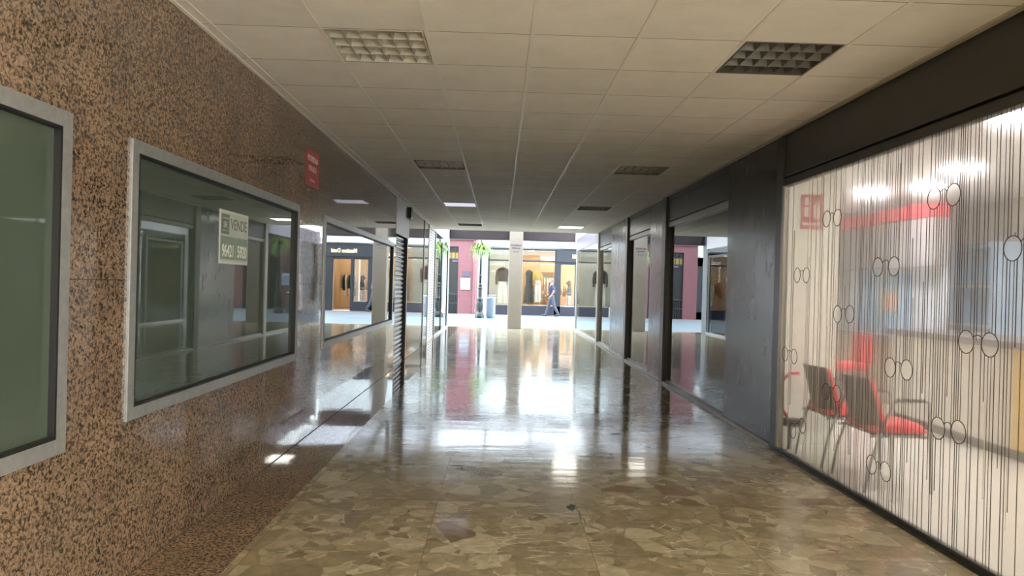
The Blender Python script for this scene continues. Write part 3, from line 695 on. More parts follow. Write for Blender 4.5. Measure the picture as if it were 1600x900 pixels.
obj('dark_stripe_pattern', bd, M_line_d, e); obj('white_stripe_pattern', bw, M_line_w, e)
for (ya, za, yb, zb) in SPECS:
    bm = B()
    for (yc, zc) in ((ya, za), (yb, zb)): tube(bm, [(XR-.002, yc+LR*math.cos(2*PI*k/28), zc+LR*math.sin(2*PI*k/28)) for k in range(28)], .0028, 6, closed=True)
    ym, zm = (ya+yb)/2, (za+zb)/2+.018; hw = abs(ya-yb)/2-LR+.006
    tube(bm, [(XR-.002, ym+hw*math.cos(PI*k/10), zm+.024*math.sin(PI*k/10)) for k in range(11)], .0026, 6)
    obj('spectacles_decal', bm, M_lens2, e, smooth=True)

# ------------------------------------------------------------------ the chairs in the window (backs to the glass)
def make_chair(label, loc):
    x0, y0, _ = loc
    t = thing('visitor_chair', label, 'chair', loc, 'red visitor chairs behind the striped window')
    P = lambda x, y, z: (x0+x, y0+y, z+.004)       # local: +x is the way the chair faces
    # frame: one bent tube per side: rear leg, side of seat, arm, front leg
    for s in (-1, 1):
        ys = s*.255
        bm = B(); tube(bm, [P(-.02, ys*.98, 0), P(.02, ys, .22), P(.09, ys, .43)], .011); obj('leg', bm, M_steel, t, smooth=True)
        bm = B(); tube(bm, [P(.46, ys*1.02, 0), P(.445, ys*1.01, .35), P(.43, ys, .655)], .011); obj('leg', bm, M_steel, t, smooth=True)
        bm = B(); tube(bm, [P(.09, ys, .43), P(.14, ys, .56), P(.17, ys, .645), P(.20, ys, .66), P(.41, ys, .662), P(.43, ys, .655)], .011)
        ar = obj('armrest', bm, M_steel, t, smooth=True)
        bm = B(); box(bm, x0+.20, x0+.40, y0+ys-.018, y0+ys+.018, .664, .684); obj('arm_pad', bm, M_seatunder, ar, bevel=.006)
    bm = B()
    for s in (-1, 1): tube(bm, [P(.02, s*.24, .40), P(.08, s*.235, .405), P(.44, s*.25, .405)], .009)
    for x in (.1, .40): tube(bm, [P(x, -.25, .40), P(x, .25, .40)], .009)
    obj('seat_frame', bm, M_steel, t, smooth=True)
    # curved shell back, leaning out towards the glass
    def back(bm, off, thick, inset, zlo, zhi):
        n, mz = 14, 10; F, R_ = [], []
        for j in range(mz+1):
            z = zlo+(zhi-zlo)*j/mz; a, b_ = [], []
            hwid = (.225-inset) * (1 - .10*max(0, (z-.62))/.2)
            for i in range(n+1):
                u = -1+2*i/n
                xx = .055 - .22*max(0, (z-.42)) - .10*max(0, z-.66)+ .07*u*u*.9 + (0.05*max(0, .50-z)/.12)
                a.append(bm.verts.new(P(xx+off, u*hwid, z))); b_.append(bm.verts.new(P(xx+off-thick, u*hwid, z)))
            F.append(a); R_.append(b_)
        for j in range(mz):
            for i in range(n):
                bm.faces.new((F[j][i], F[j][i+1], F[j+1][i+1], F[j+1][i])); bm.faces.new((R_[j][i], R_[j+1][i], R_[j+1][i+1], R_[j][i+1]))
            for k in (0, n): bm.faces.new((F[j][k], F[j+1][k], R_[j+1][k], R_[j][k]))
        for j in (0, mz):
            for i in range(n): bm.faces.new((F[j][i], F[j][i+1], R_[j][i+1], R_[j][i]))
        return bm
    bs = obj('backrest', back(B(), 0, .012, 0, .39, .815), M_shell, t, smooth=False)
    obj('back_pad', back(B(), .034, .032, .006, .43, .80), M_seatred, bs, smooth=True)
    # seat pad: rounded cushion on a black tray
    def cushion(bm, zb, zt, x0_, x1_, hw, puff):
        n = 12; T, Bt = [], []
        for i in range(n+1):
            u = i/n; a, b_ = [], []
            for j in range(n+1):
                v = -1+2*j/n
                edge = (1-abs(2*u-1)**5)*(1-abs(v)**5)
                xx = x0_+(x1_-x0_)*u - .03*(v*v)*(1 if u > .5 else 0)*(2*u-1)
                wob = hw*(1-.06*abs(2*u-1)**4)
                a.append(bm.verts.new(P(xx, v*wob, zb+(zt-zb)*(.25+.75*edge**.5)+puff*edge*(1-u)*.4))); b_.append(bm.verts.new(P(xx, v*wob, zb)))
            T.append(a); Bt.append(b_)
        for i in range(n):
            for j in range(n):
                bm.faces.new((T[i][j], T[i+1][j], T[i+1][j+1], T[i][j+1])); bm.faces.new((Bt[i][j], Bt[i][j+1], Bt[i+1][j+1], Bt[i+1][j]))
            bm.faces.new((T[i][0], T[i+1][0], Bt[i+1][0], Bt[i][0])); bm.faces.new((T[i][n], Bt[i][n], Bt[i+1][n], T[i+1][n]))
            bm.faces.new((T[0][i], T[0][i+1], Bt[0][i+1], Bt[0][i])); bm.faces.new((T[n][i], Bt[n][i], Bt[n][i+1], T[n][i+1]))
        return bm
    obj('seat', cushion(B(), .425, .488, .05, .485, .225, .02), M_seatred, t, smooth=True)
    obj('seat_tray', cushion(B(), .402, .424, .06, .475, .22, 0), M_seatunder, t)
    return t
c1 = make_chair('red visitor chair with dark brown shell back, nearer of the pair, in full view', (2.665, 5.29, 0))
c2 = dup(c1, (2.665, 5.97, 0), 'red visitor chair partly hidden by the other one, beside the white return wall')
# fire point sign on the return wall
t = thing('fire_point_sign', 'red fire equipment sign with pale pictograms on the white return wall', 'sign', (2.885, 6.58, 2.03))
bm = B(); box(bm, 2.785, 2.985, 6.572, 6.58, 2.02, 2.34); obj('plate', bm, M_red, t)
bm = B(); box(bm, 2.815, 2.865, 6.5695, 6.572, 2.13, 2.225); box(bm, 2.815, 2.865, 6.5695, 6.572, 2.24, 2.31); obj('hose_pictogram', bm, M_signwhite, t)
bm = B(); lathe(bm, [(.024, 0), (.028, .01), (.028, .12), (.012, .14), (.012, .16)], (2.93, 6.574, 2.12), 12); 
for v in bm.verts: v.co.y = 6.571 + (v.co.y-6.574)*.08
obj('extinguisher_pictogram', bm, M_signwhite, t)
bm = B(); box(bm, 2.80, 2.97, 6.5695, 6.572, 2.055, 2.08); obj('text_bar', bm, M_signwhite, t)
# red hoop with dark foot
t = thing('hoop_stand', 'red bent hoop with a dark block at its foot beside the white return wall', 'stand', (2.60, 6.36, 0))
bm = B(); tube(bm, [(2.66, 6.40, .25), (2.60, 6.42, .36), (2.565, 6.42, .50), (2.58, 6.40, .62), (2.64, 6.38, .69), (2.72, 6.36, .70)], .014); obj('hoop', bm, M_seatred, t, smooth=True)
bm = B(); tube(bm, [(2.66, 6.40, .20), (2.66, 6.40, .004)], .02); obj('post', bm, M_blackmetal, t)
bm = B(); box(bm, 2.60, 2.76, 6.33, 6.42, .215, .285); obj('block', bm, M_seatunder, t, bevel=.01)
# shop lamps
M_olamp = emit('shop_lamp', (1, .95, .89), 30.0)
OL = [(4.35, 8.3, 'round lit ceiling lamp in the optician shop, above the red fascia'), (4.65, 7.7, 'round lit ceiling lamp in the optician shop, between two others'),
      (4.3, 6.6, 'round lit ceiling lamp in the optician shop, behind the upper spectacle decal'), (3.43, 4.67, 'round lit ceiling lamp close behind the top edge of the striped window'),
      (4.3, 2.2, 'round lit ceiling lamp in the optician shop, out past the picture edge'), (3.5, .4, 'round lit ceiling lamp in the optician shop, nearest the back of the passage'), (5.4, 4.6, 'round lit ceiling lamp in the optician shop, deepest in the room')]
for x, y, lab in OL:
    t = thing('round_ceiling_lamp', lab, 'ceiling lamp', (x, y, OZ), 'round lamps in the optician shop')
    bm = B(); lathe(bm, [(.20, 0), (.20, -.05), (.185, -.055), (.185, -.02)], (x, y, OZ), 28); obj('ring', bm, M_white, t, smooth=False)
    bm = B(); lathe(bm, [(.183, -.046), (.183, -.050)], (x, y, OZ), 28); obj('diffuser', bm, M_olamp, t)
# red fascia over a display wall
t = thing('display_unit', 'display wall unit with a bright red fascia deep in the optician shop', 'display unit', (5.15, 9.4, 0))
bm = B(); box(bm, 5.0, 5.3, 8.3, 10.6, 2.37, 2.53); obj('fascia', bm, plain('bright_red_fascia', (.85, .012, .05), .35), t, bevel=.01)
bm = B(); box(bm, 5.05, 5.3, 8.3, 10.6, 1.78, 2.36); obj('upper_panel', bm, plain('grey_display_panel', (.33, .32, .34), .5), t)
bm = B(); box(bm, 5.26, 5.3, 8.3, 10.6, .9, 1.78); obj('back_panel', bm, plain('pale_display_panel', (.60, .66, .74), .5), t)
bm = B(); box(bm, 5.0, 5.3, 8.3, 10.6, .84, .9); obj('ledge', bm, plain('grey_display_panel', (.33, .32, .34), .5), t)
bm = B(); box(bm, 5.06, 5.3, 8.3, 10.6, .004, .84); obj('cabinet', bm, plain('sand_cabinet', (.55, .46, .36), .5), t)
t = tag(obj('poster', box(B(), 5.235, 5.26, 9.0, 10.3, .95, 1.70), plain('light_blue_poster', (.36, .55, .80), .5), loc=(5.25, 9.65, .95)), 'light blue poster panel under the red fascia in the optician shop', 'poster')
t = tag(obj('poster', box(B(), 5.21, 5.234, 9.25, 9.6, 1.22, 1.46), plain('peach_poster', (.85, .50, .34), .5), loc=(5.22, 9.4, 1.22)), 'small peach coloured card on the light blue poster', 'poster')
# counter with dark top and mustard front
t = thing('shop_counter', 'long service counter with dark top edge and mustard front in the optician shop', 'counter', (4.8, 6.6, 0))
bm = B(); box(bm, 4.46, 5.2, 5.2, 8.1, .98, 1.045); obj('countertop', bm, plain('dark_counter_edge', (.16, .14, .14), .4), t, bevel=.006)
bm = B(); box(bm, 4.52, 5.15, 5.2, 6.15, .10, .98); obj('front_panel', bm, plain('mustard_panel', (.66, .43, .10), .5), t)
bm = B(); box(bm, 4.52, 5.15, 6.15, 8.1, .10, .98); obj('front_panel', bm, plain('cream_panel', (.66, .62, .56), .5), t)
bm = B(); box(bm, 4.56, 5.1, 5.2, 8.1, .004, .10); obj('plinth', bm, M_blackmetal, t)
t = thing('glass_cabinet', 'tall pale blue lit cabinet on the far wall of the optician shop', 'cabinet', (6.1, 9.0, 0))
bm = B(); ring_frame(bm, 8.4, 9.4, .004, 2.1, .06, 5.9, 6.38); obj('frame', bm, plain('pale_blue_cabinet', (.38, .55, .75), .4), t)
bm = B(); box(bm, 6.30, 6.38, 8.46, 9.34, .06, 2.04); obj('back_panel', bm, plain('pale_blue_cabinet', (.38, .55, .75), .4), t)
for z in (.55, 1.05, 1.55): bm = B(); box(bm, 5.93, 6.30, 8.46, 9.34, z, z+.025); obj('shelf', bm, M_white, t)
t = tag(obj('wall_panel', box(B(), 6.33, 6.40, 4.9, 6.3, .95, 1.9), plain('mustard_panel', (.66, .43, .10), .5), loc=(6.36, 5.6, .95)), 'mustard wall panel behind the counter of the optician shop', 'panel')
t = thing('desk_chair', 'red chair by the ledge at the far end of the optician shop', 'chair', (4.55, 9.3, 0))
bm = B(); box(bm, 4.33, 4.8, 9.08, 9.52, .44, .53); obj('seat', bm, M_seatred, t, bevel=.03)
bm = B(); box(bm, 4.78, 4.84, 9.08, 9.52, .53, .90); obj('backrest', bm, M_seatred, t, bevel=.02)
for x in (4.37, 4.78):
    for y in (9.12, 9.48): bm = B(); tube(bm, [(x, y, .004), (x, y, .45)], .013); obj('leg', bm, M_steel, t)

# ------------------------------------------------------------------ unseen end wall, added to keep daylight out of the passage
bm = B(); quad(bm, (XL-.1, YB, 0), (XR+.3, YB, 0), (XR+.3, YB, ZC+.05), (XL-.1, YB, ZC+.05)); struct(obj('wall_back_light_block', bm, plain('cream_light_block', (.62, .55, .43), .6)))

# ------------------------------------------------------------------ portico at the street end
def opal():
    m = bpy.data.materials.new('opal_skylight_sheet'); m.use_nodes = True; nt = m.node_tree; nt.nodes.clear()
    o = N(nt, 'ShaderNodeOutputMaterial'); mx = N(nt, 'ShaderNodeMixShader'); tr = N(nt, 'ShaderNodeBsdfTransparent'); tl = N(nt, 'ShaderNodeBsdfTranslucent')
    tc = N(nt, 'ShaderNodeTexCoord'); no = N(nt, 'ShaderNodeTexNoise', i_Scale=1.5); L(nt, tc.outputs['Object'], no.inputs['Vector'])
    r = ramp(nt, no.outputs['Fac'], [(.3, (.38, .38, .40)), (.7, (.43, .43, .445))]); L(nt, r.outputs[0], tl.inputs[0]); tr.inputs[0].default_value = (.43, .425, .44, 1)
    mx.inputs[0].default_value = .6; L(nt, tr.outputs[0], mx.inputs[1]); L(nt, tl.outputs[0], mx.inputs[2]); L(nt, mx.outputs[0], o.inputs[0]); return m
sk = sempty('ceiling_portico')
bm = B(); quad(bm, (XL-.3, YE+.06, 3.38), (XR+.1, YE+.06, 3.38), (XR+.1, 23.7, 3.38), (XL-.3, 23.7, 3.38)); obj('skylight_sheet', bm, opal(), sk)
for x in (-1.9, -.35, 1.05, 2.5): bm = B(); box(bm, x-.03, x+.03, YE+.06, 23.7, 3.34, 3.40); obj('skylight_bar', bm, M_white, sk)
bm = B(); quad(bm, (XL-1.3, 23.7, 3.39), (XR+3, 23.7, 3.39), (XR+3, 24.12, 3.39), (XL-1.3, 24.12, 3.39)); obj('soffit', bm, M_white, sk)
bm = B(); box(bm, XL-.05, XR+.05, YE-.001, YE+.06, ZC-.004, 3.38); struct(obj('trim_3', bm, plain('cream_ceiling_edge', (.62, .58, .50), .6)))
bm = B(); box(bm, XL-.12, XR-.01, 23.75, 24.15, 2.945, 3.38); struct(obj('portico_beam', bm, M_beam, bevel=.01))
bm = B(); box(bm, .27, .72, 23.42, 23.85, 0, 3.38); pl = struct(obj('pillar', bm, M_beige, bevel=.008))
t = thing('pillar_sign', 'pale notice with dark lettering on the free-standing pillar', 'sign', (.495, 23.42, 2.5))
bm = B(); box(bm, .30, .69, 23.414, 23.42, 2.50, 2.80); obj('plate', bm, plain('beige_notice', (.20, .165, .14), .5), t)
text('lettering', 'PROPIEDAD', .066, plain('dark_notice_print', (.03, .02, .024), .5), t, (.495, 23.4135, 2.745), extrude=.0005, bold=.003)
text('lettering', 'PRIVADA', .066, MATS['dark_notice_print'], t, (.495, 23.4135, 2.655), extrude=.0005, bold=.003)
text('small_lettering', 'Reservado', .046, MATS['dark_notice_print'], t, (.495, 23.4135, 2.545), extrude=.0005, bold=.001)
# building mass above and beside the passage mouth
bm = B(); quad(bm, (-12, 24.12, 3.3), (14, 24.12, 3.3), (14, 24.12, 10), (-12, 24.12, 10)); quad(bm, (-12, 24.0, 0), (XL-1.3, 24.0, 0), (XL-1.3, 24.0, 3.4), (-12, 24.0, 3.4)); quad(bm, (XR+3, 24.0, 0), (14, 24.0, 0), (14, 24.0, 3.4), (XR+3, 24.0, 3.4))
struct(obj('wall_street', bm, M_facwhite))

# ------------------------------------------------------------------ the street
def paving():
    m, nt, b = nt_of('street_paving_bands')
    tc = N(nt, 'ShaderNodeTexCoord'); sx = N(nt, 'ShaderNodeSeparateXYZ'); L(nt, tc.outputs['Object'], sx.inputs[0])
    br = N(nt, 'ShaderNodeTexBrick', i_Scale=2.2, i_Mortar_Size=.012); br.inputs['Color1'].default_value = (.070, .100, .115, 1); br.inputs['Color2'].default_value = (.085, .112, .126, 1); br.inputs['Mortar'].default_value = (.050, .070, .084, 1)
    L(nt, tc.outputs['Object'], br.inputs['Vector'])
    side = math_(nt, 'GREATER_THAN', sx.outputs['Y'], 31.6)
    L(nt, mixc(nt, side, br.outputs['Color'], (.096, .093, .097)), b.inputs['Base Color']); b.inputs['Roughness'].default_value = .55; return m
bm = B(); quad(bm, (-14, 23.9, -.003), (16, 23.9, -.003), (16, 34.7, -.003), (-14, 34.7, -.003)); struct(obj('floor_street', bm, paving()))
bm = B()
for k in range(60): box(bm, -2.2+k*.09, -2.2+k*.09+.045, 29.2, 29.32, -.003, .004)
struct(obj('street_drain', bm, plain('drain_grey', (.30, .36, .38), .5)))

YF = 34.6
# pink house
t = thing('pink_house', 'pink rendered house with barred dark openings across the street', 'building', (-2.75, 34.2, 0))
ph = [(-2.56, -2.04, -.0, 3.23), (-3.75, -3.2, 0, 3.23)]
bm = B(); plate(bm, -4.42, -1.2, 0, 9, ph, lambda u, v, w: (u, 34.2+w, v), .2); obj('wall', bm, M_pink, t)
bm = B(); box(bm, -4.42, -1.2, 34.12, 34.2, 3.55, 3.72); obj('cornice', bm, M_pinklight, t, bevel=.02)
bm = B(); tube(bm, [(-1.14, 34.12, 0), (-1.14, 34.12, 6)], .05); obj('downpipe', bm, plain('rose_downpipe', (.12, .05, .05), .5), t)
bm = B(); box(bm, -1.32, -1.2, 34.15, 34.4, 0, 9); obj('corner_strip', bm, M_pinklight, t)
for a, b_, _, zt in ph:
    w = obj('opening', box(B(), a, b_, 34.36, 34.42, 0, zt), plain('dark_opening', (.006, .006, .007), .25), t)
    bm = B()
    for k in range(6): x = a+(b_-a)*(k+.5)/6; tube(bm, [(x, 34.28, 0), (x, 34.28, .95)], .014, 6)
    box(bm, a, b_, 34.265, 34.295, .92, .97); box(bm, a, b_, 34.265, 34.295, .48, .52)
    obj('railing_grille', bm, M_blackmetal, w)
    bm = B(); box(bm, a+.05, b_-.02, 34.33, 34.36, 2.66, 2.95); obj('coloured_light', bm, plain('yellow_pane', (.16, .12, .03), .3), w)
    bm = B(); box(bm, a+.22, b_-.02, 34.33, 34.36, 2.50, 2.60); obj('coloured_light', bm, plain('violet_pane', (.06, .05, .11), .3), w)
    bm = B()
    for z in (2.62, 2.98): box(bm, a, b_, 34.3, 34.34, z, z+.035)
    for k in (1, 2): x = a+(b_-a)*k/3; box(bm, x-.012, x+.012, 34.3, 34.34, 2.6, zt)
    obj('glazing_bar', bm, M_blackmetal, w)
t = thing('wall_plaque', 'dark square plaque on the pink house wall above the pale notice board', 'plaque', (-1.64, 34.2, 1.78))
bm = B(); box(bm, -1.82, -1.46, 34.17, 34.2, 1.79, 2.07); obj('plate', bm, plain('dark_plum_plaque', (.045, .033, .05), .5), t, bevel=.004)
t = thing('notice_board', 'pale blue notice board on the pink house wall', 'sign', (-1.68, 34.2, 1.16))
bm = B(); box(bm, -1.92, -1.44, 34.165, 34.2, 1.17, 1.73); obj('board', bm, plain('pale_blue_board', (.18, .22, .26), .4), t, bevel=.004)
bm = B(); box(bm, -1.87, -1.56, 34.162, 34.165, 1.64, 1.69); obj('heading_line', bm, plain('grey_blue_print', (.30, .36, .46), .5), t)

# main clothing shop opposite
t = thing('clothing_shop', 'clothing shop with charcoal frames, white fascia and lit interior across the street', 'building', (1.5, YF, 0))
bm = B()
hs_ = [(-.58, 2.66, .45, 3.20), (2.94, 3.64, .48, 2.5), (3.76, 4.66, 0, 2.5)]
plate(bm, -1.2, 5.25, 0, 9, hs_, lambda u, v, w: (u, YF+w, v), .25); obj('wall', bm, M_facwhite, t)
def fb(name, x0, x1, z0, z1, mat, y0=YF-.07, y1=YF+.12, bev=.004, par=None):
    bm = B(); box(bm, x0, x1, y0, y1, z0, z1); return obj(name, bm, mat, par or t, bevel=bev)
fb('base_panel', -.22, 3.64, 0, .46, M_kick)
fb('window_frame', -.62, -.54, .44, 3.22, M_shopgrey); fb('window_frame', -.62, 2.66, 3.17, 3.23, M_shopgrey); fb('window_frame', -.62, 2.66, 2.61, 2.68, M_shopgrey)
fb('corner_post', 2.64, 2.94, 0, 3.24, M_shopgrey); fb('door_post', 3.64, 3.78, 0, 3.2, M_shopgrey); fb('side_panel', 4.66, 5.28, 0, 3.2, M_shopgrey)
fb('fascia', 2.94, 5.28, 2.5, 3.26, M_shopgrey, YF-.05)
sg = fb('sign_panel', 2.7, 5.2, 2.62, 3.2, M_shopgrey, YF-.12, YF-.05)
text('shop_lettering', 'Massimo Dutti', .27, emit('lit_gold_lettering', (1, .85, .55), 2.2), sg, (4.10, YF-.125, 2.90), extrude=.012, bold=.008, sx=.78)
fb('white_ledge', -.62, 5.3, 3.3, 3.5, M_facwhite, YF-.2, YF)
fb('glass_pane', -.54, 2.66, .46, 3.17, M_glassclear, YF+.02, YF+.03, 0); fb('glass_pane', 2.94, 3.64, .48, 2.5, M_glassclear, YF+.02, YF+.03, 0)
# interior
for nm, q, mt in (('wall_shop_back', ((-.9, 38.6, 0), (5.2, 38.6, 0), (5.2, 38.6, 3.3), (-.9, 38.6, 3.3)), M_warmwall),
                  ('wall_shop_west', ((-.9, YF+.27, 0), (-.9, 38.6, 0), (-.9, 38.6, 3.3), (-.9, YF+.27, 3.3)), M_warmwall),
                  ('wall_shop_east', ((5.2, YF+.27, 0), (5.2, 38.6, 0), (5.2, 38.6, 3.3), (5.2, YF+.27, 3.3)), M_warmwall),
                  ('ceiling_shop', ((-.9, YF+.2, 3.3), (5.2, YF+.2, 3.3), (5.2, 38.6, 3.3), (-.9, 38.6, 3.3)), M_white),
                  ('floor_shop', ((-.9, YF, .005), (5.2, YF, .005), (5.2, 38.6, .005), (-.9, 38.6, .005)), M_woodfloor)):
    struct(obj(nm, quad(B(), *q), mt))
bm = B(); box(bm, -.56, 2.64, YF+.13, YF+1.4, .005, .47); struct(obj('trim_4', bm, M_white))
bm = B(); box(bm, -.56, 1.05, YF+1.42, YF+1.5, .005, 3.2); struct(obj('trim_5', bm, M_facwhite))
SPT = [(.1, 35.1), (1.4, 35.3), (2.2, 36.2), (3.3, 35.8), (3.3, 37.3), (4.2, 36.4), (4.4, 37.8), (1.6, 37.4)]
for k, (x, y) in enumerate(SPT):
    o = ['first', 'second', 'third', 'fourth', 'fifth', 'sixth', 'seventh', 'eighth'][k]
    s = thing('recessed_spotlight', 'round lit ceiling spotlight inside the clothing shop, %s in from its display window corner' % o, 'spotlight', (x, y, 3.3), 'ceiling spotlights of the clothing shop')
    bm = B(); lathe(bm, [(.16, 0), (.16, -.03), (.14, -.03)], (x, y, 3.3), 18); obj('ring', bm, M_white, s)
    bm = B(); lathe(bm, [(.138, -.026), (.138, -.032)], (x, y, 3.3), 18); obj('lamp_face', bm, emit('warm_shop_lamp', (1, .74, .46), 58.0), s)

# garments
def ring_(cx, cy, z, a, b_, n=28, wav=0.0, k=9, ph=0.0):
    return [(cx+a*math.cos(2*PI*i/n)*(1+wav*math.sin(k*2*PI*i/n+ph)), cy+b_*math.sin(2*PI*i/n)*(1+wav*math.sin(k*2*PI*i/n+ph)), z) for i in range(n)]
def hanger(t, x, y, z, w):
    bm = B(); tube(bm, [(x, y, z), (x-w, y, z-.07)], .008, 6); tube(bm, [(x, y, z), (x+w, y, z-.07)], .008, 6)
    tube(bm, [(x, y, z), (x, y, z+.05), (x+.02, y, z+.075), (x+.035, y, z+.06)], .005, 6); obj('hanger', bm, M_steel, t)
def top(t, x, y, zt, zb, w, mat, sleeve=.55, depth=.10, name='jacket_body'):
    rings = [ring_(x, y, zt+.012, .065, .05), ring_(x, y, zt-.01, .11, .07), ring_(x, y, zt-.05, w*.78, depth*.8), ring_(x, y, zt-.14, w*.90, depth), ring_(x, y, (zt+zb)/2, w*.86, depth, wav=.03), ring_(x, y, zb, w*.92, depth*1.05, wav=.05)]
    bd_ = obj(name, loft(B(), rings), mat, t, smooth=True)
    for s in (-1, 1):
        bm = B(); tube(bm, [(x+s*w*.74, y, zt-.085), (x+s*w*1.02, y, zt-.2), (x+s*w*1.16, y-.01, zt-.2-sleeve*.4), (x+s*w*1.13, y-.03, zt-.1-sleeve)], [.065, .068, .06, .05], 12); obj('sleeve', bm, mat, t, smooth=True)
    return bd_
def lapels(bd_, x, y, zt, zb, mat):
    for s in (-1, 1):
        bm = B(); pts = [(x+s*.02, y-.112, zt-.05), (x+s*.10, y-.105, zt-.07), (x+s*.07, y-.118, zt-.26), (x+s*.005, y-.118, zb+.12)]
        f = bm.faces.new([bm.verts.new(p) for p in pts]); r = bmesh.ops.extrude_face_region(bm, geom=[f]); bmesh.ops.translate(bm, verts=[v for v in r['geom'] if isinstance(v, bmesh.types.BMVert)], vec=(0, .012, 0)); obj('lapel', bm, mat, bd_)
M_brown = plain('brown_wool', (.045, .026, .025), .9, var=.15); M_brown2 = plain('dark_brown_lapel', (.045, .028, .026), .9)
M_cream = plain('cream_fabric', (.82, .78, .70), .85, var=.04); M_greydress = plain('grey_knit', (.085, .082, .085), .9, var=.12)
t = thing('hanging_jacket', 'dark brown cropped jacket hung over white trousers in the shop window', 'jacket', (.12, 35.2, 1.45))
hanger(t, .12, 35.2, 2.33, .2); b_ = top(t, .12, 35.2, 2.30, 1.62, .27, M_brown, .74); lapels(b_, .12, 35.2, 2.30, 1.62, M_brown2)
bm = B(); tube(bm, [(.12, 35.2, 2.40), (.12, 35.2, 3.25)], .004, 6); obj('wire', bm, M_steel, t)
t = thing('hanging_trousers', 'wide white pleated trousers hanging under the brown jacket', 'trousers', (.12, 35.22, .5))
bm = B(); loft(bm, [ring_(.12, 35.22, 1.63, .16, .07), ring_(.12, 35.22, 1.50, .18, .08, wav=.03), ring_(.12, 35.22, 1.36, .21, .085, wav=.05)]); obj('waist', bm, M_cream, t, smooth=True)
for s in (-1, 1): bm = B(); loft(bm, [ring_(.12+s*.10, 35.22, 1.42, .115, .08, wav=.04), ring_(.12+s*.115, 35.22, 1.0, .125, .09, wav=.09), ring_(.12+s*.125, 35.22, .52, .135, .10, wav=.13)]); obj('leg', bm, M_cream, t, smooth=True)
t = thing('hanging_dress', 'long grey sleeveless dress hanging in the shop window beside the pillar', 'dress', (1.42, 35.2, .55))
hanger(t, 1.42, 35.2, 2.22, .15); obj('dress_body', loft(B(), [ring_(1.42, 35.2, 2.21, .10, .05), ring_(1.42, 35.2, 2.08, .17, .08), ring_(1.42, 35.2, 1.75, .16, .085), ring_(1.42, 35.2, 1.62, .155, .085), ring_(1.42, 35.2, 1.2, .21, .11, wav=.05), ring_(1.42, 35.2, .58, .25, .13, wav=.09)]), M_greydress, t, smooth=True)
bm = B(); box(bm, 1.285, 1.555, 35.09, 35.115, 1.62, 1.66); obj('belt', bm, M_blackcloth, t)
t = thing('hanging_blouse', 'mustard blouse hanging above cream trousers beside the grey dress', 'blouse', (1.84, 35.25, 1.7))
hanger(t, 1.84, 35.25, 2.2, .14); top(t, 1.84, 35.25, 2.17, 1.72, .17, plain('mustard_silk', (.75, .45, .12), .6), .38, name='blouse_body')
t = thing('hanging_trousers', 'cream straight trousers hanging under the mustard blouse', 'trousers', (1.86, 35.25, .62))
bm = B(); loft(bm, [ring_(1.86, 35.25, 1.74, .13, .07), ring_(1.86, 35.25, 1.5, .155, .08, wav=.03)]); obj('waist', bm, M_cream, t, smooth=True)
for s in (-1, 1): bm = B(); loft(bm, [ring_(1.86+s*.075, 35.25, 1.53, .085, .075), ring_(1.86+s*.08, 35.25, .64, .085, .075, wav=.06)]); obj('leg', bm, M_cream, t, smooth=True)
def rail(x0, x1, y, z, label):
    t = thing('clothes_rail', label, 'clothes rail', ((x0+x1)/2, y, 0))
    bm = B(); tube(bm, [(x0, y, z), (x1, y, z)], .018); obj('bar', bm, plain('brass_rail', (.7, .5, .22), .3, .8), t)
    for x in (x0, x1): bm = B(); tube(bm, [(x, y, .005), (x, y, z)], .018); obj('post', bm, MATS['brass_rail'], t)
    for x in (x0, x1): bm = B(); tube(bm, [(x, y-.25, .02), (x, y+.25, .02)], .018); obj('foot', bm, MATS['brass_rail'], t)
def rack_garments(x0, x1, y, z, n, cols, lens, place, grp):
    for k in range(n):
        x = x0+(x1-x0)*(k+.5)/n; nm, c, kind = cols[k % len(cols)]; ln = lens[k % len(lens)]
        o = ['first', 'second', 'third', 'fourth', 'fifth', 'sixth', 'seventh', 'eighth', 'ninth'][k]
        t = thing('hanging_shirt', '%s %s on the %s, %s from its left post' % (nm, kind, place, o), 'clothing', (x, y, z-ln), grp)
        hanger(t, x, y, z-.08, .05)
        m = plain('fabric_'+nm, c, .85, var=.1)
        obj('shirt_body', loft(B(), [ring_(x, y, z-.08, .02, .04), ring_(x, y, z-.14, .045, .17), ring_(x, y, z-.2, .05, .2), ring_(x, y, z-ln*.6, .055, .2, wav=.06), ring_(x, y, z-ln, .06, .21, wav=.1)]), m, t, smooth=True)
        for s in (-1, 1): bm = B(); tube(bm, [(x, y+s*.17, z-.18), (x, y+s*.22, z-.35), (x, y+s*.22, z-.18-ln*.5)], [.035, .04, .03], 8); obj('sleeve', bm, m, t, smooth=True)
WARM = [('orange', (.80, .36, .10), 'shirt'), ('sand', (.70, .52, .33), 'shirt'), ('cream', (.82, .74, .60), 'blouse'), ('rust', (.45, .17, .08), 'jacket'), ('tan', (.55, .36, .20), 'shirt')]
rail(2.05, 2.95, 36.6, 1.95, 'brass clothes rail behind the main display window of the clothing shop')
rack_garments(2.05, 2.95, 36.6, 1.95, 6, WARM, [.6, .75, .9], 'rail behind the main display window', 'garments on the window rail')
rail(2.9, 3.75, 36.9, 1.62, 'brass clothes rail behind the glazed side panel of the clothing shop')
rack_garments(2.9, 3.75, 36.9, 1.62, 7, WARM[:3], [.62, .7], 'rail behind the glazed side panel', 'garments on the side panel rail')
rail(3.95, 4.85, 37.2, 1.85, 'brass clothes rail inside the open doorway of the clothing shop')
rack_garments(3.95, 4.85, 37.2, 1.85, 7, [('ivory', (.8, .76, .7), 'blouse'), ('black', (.02, .02, .02), 'coat'), ('taupe', (.4, .33, .27), 'shirt'), ('charcoal', (.06, .06, .065), 'coat')], [.8, 1.2, .9], 'rail inside the open doorway', 'garments on the doorway rail')
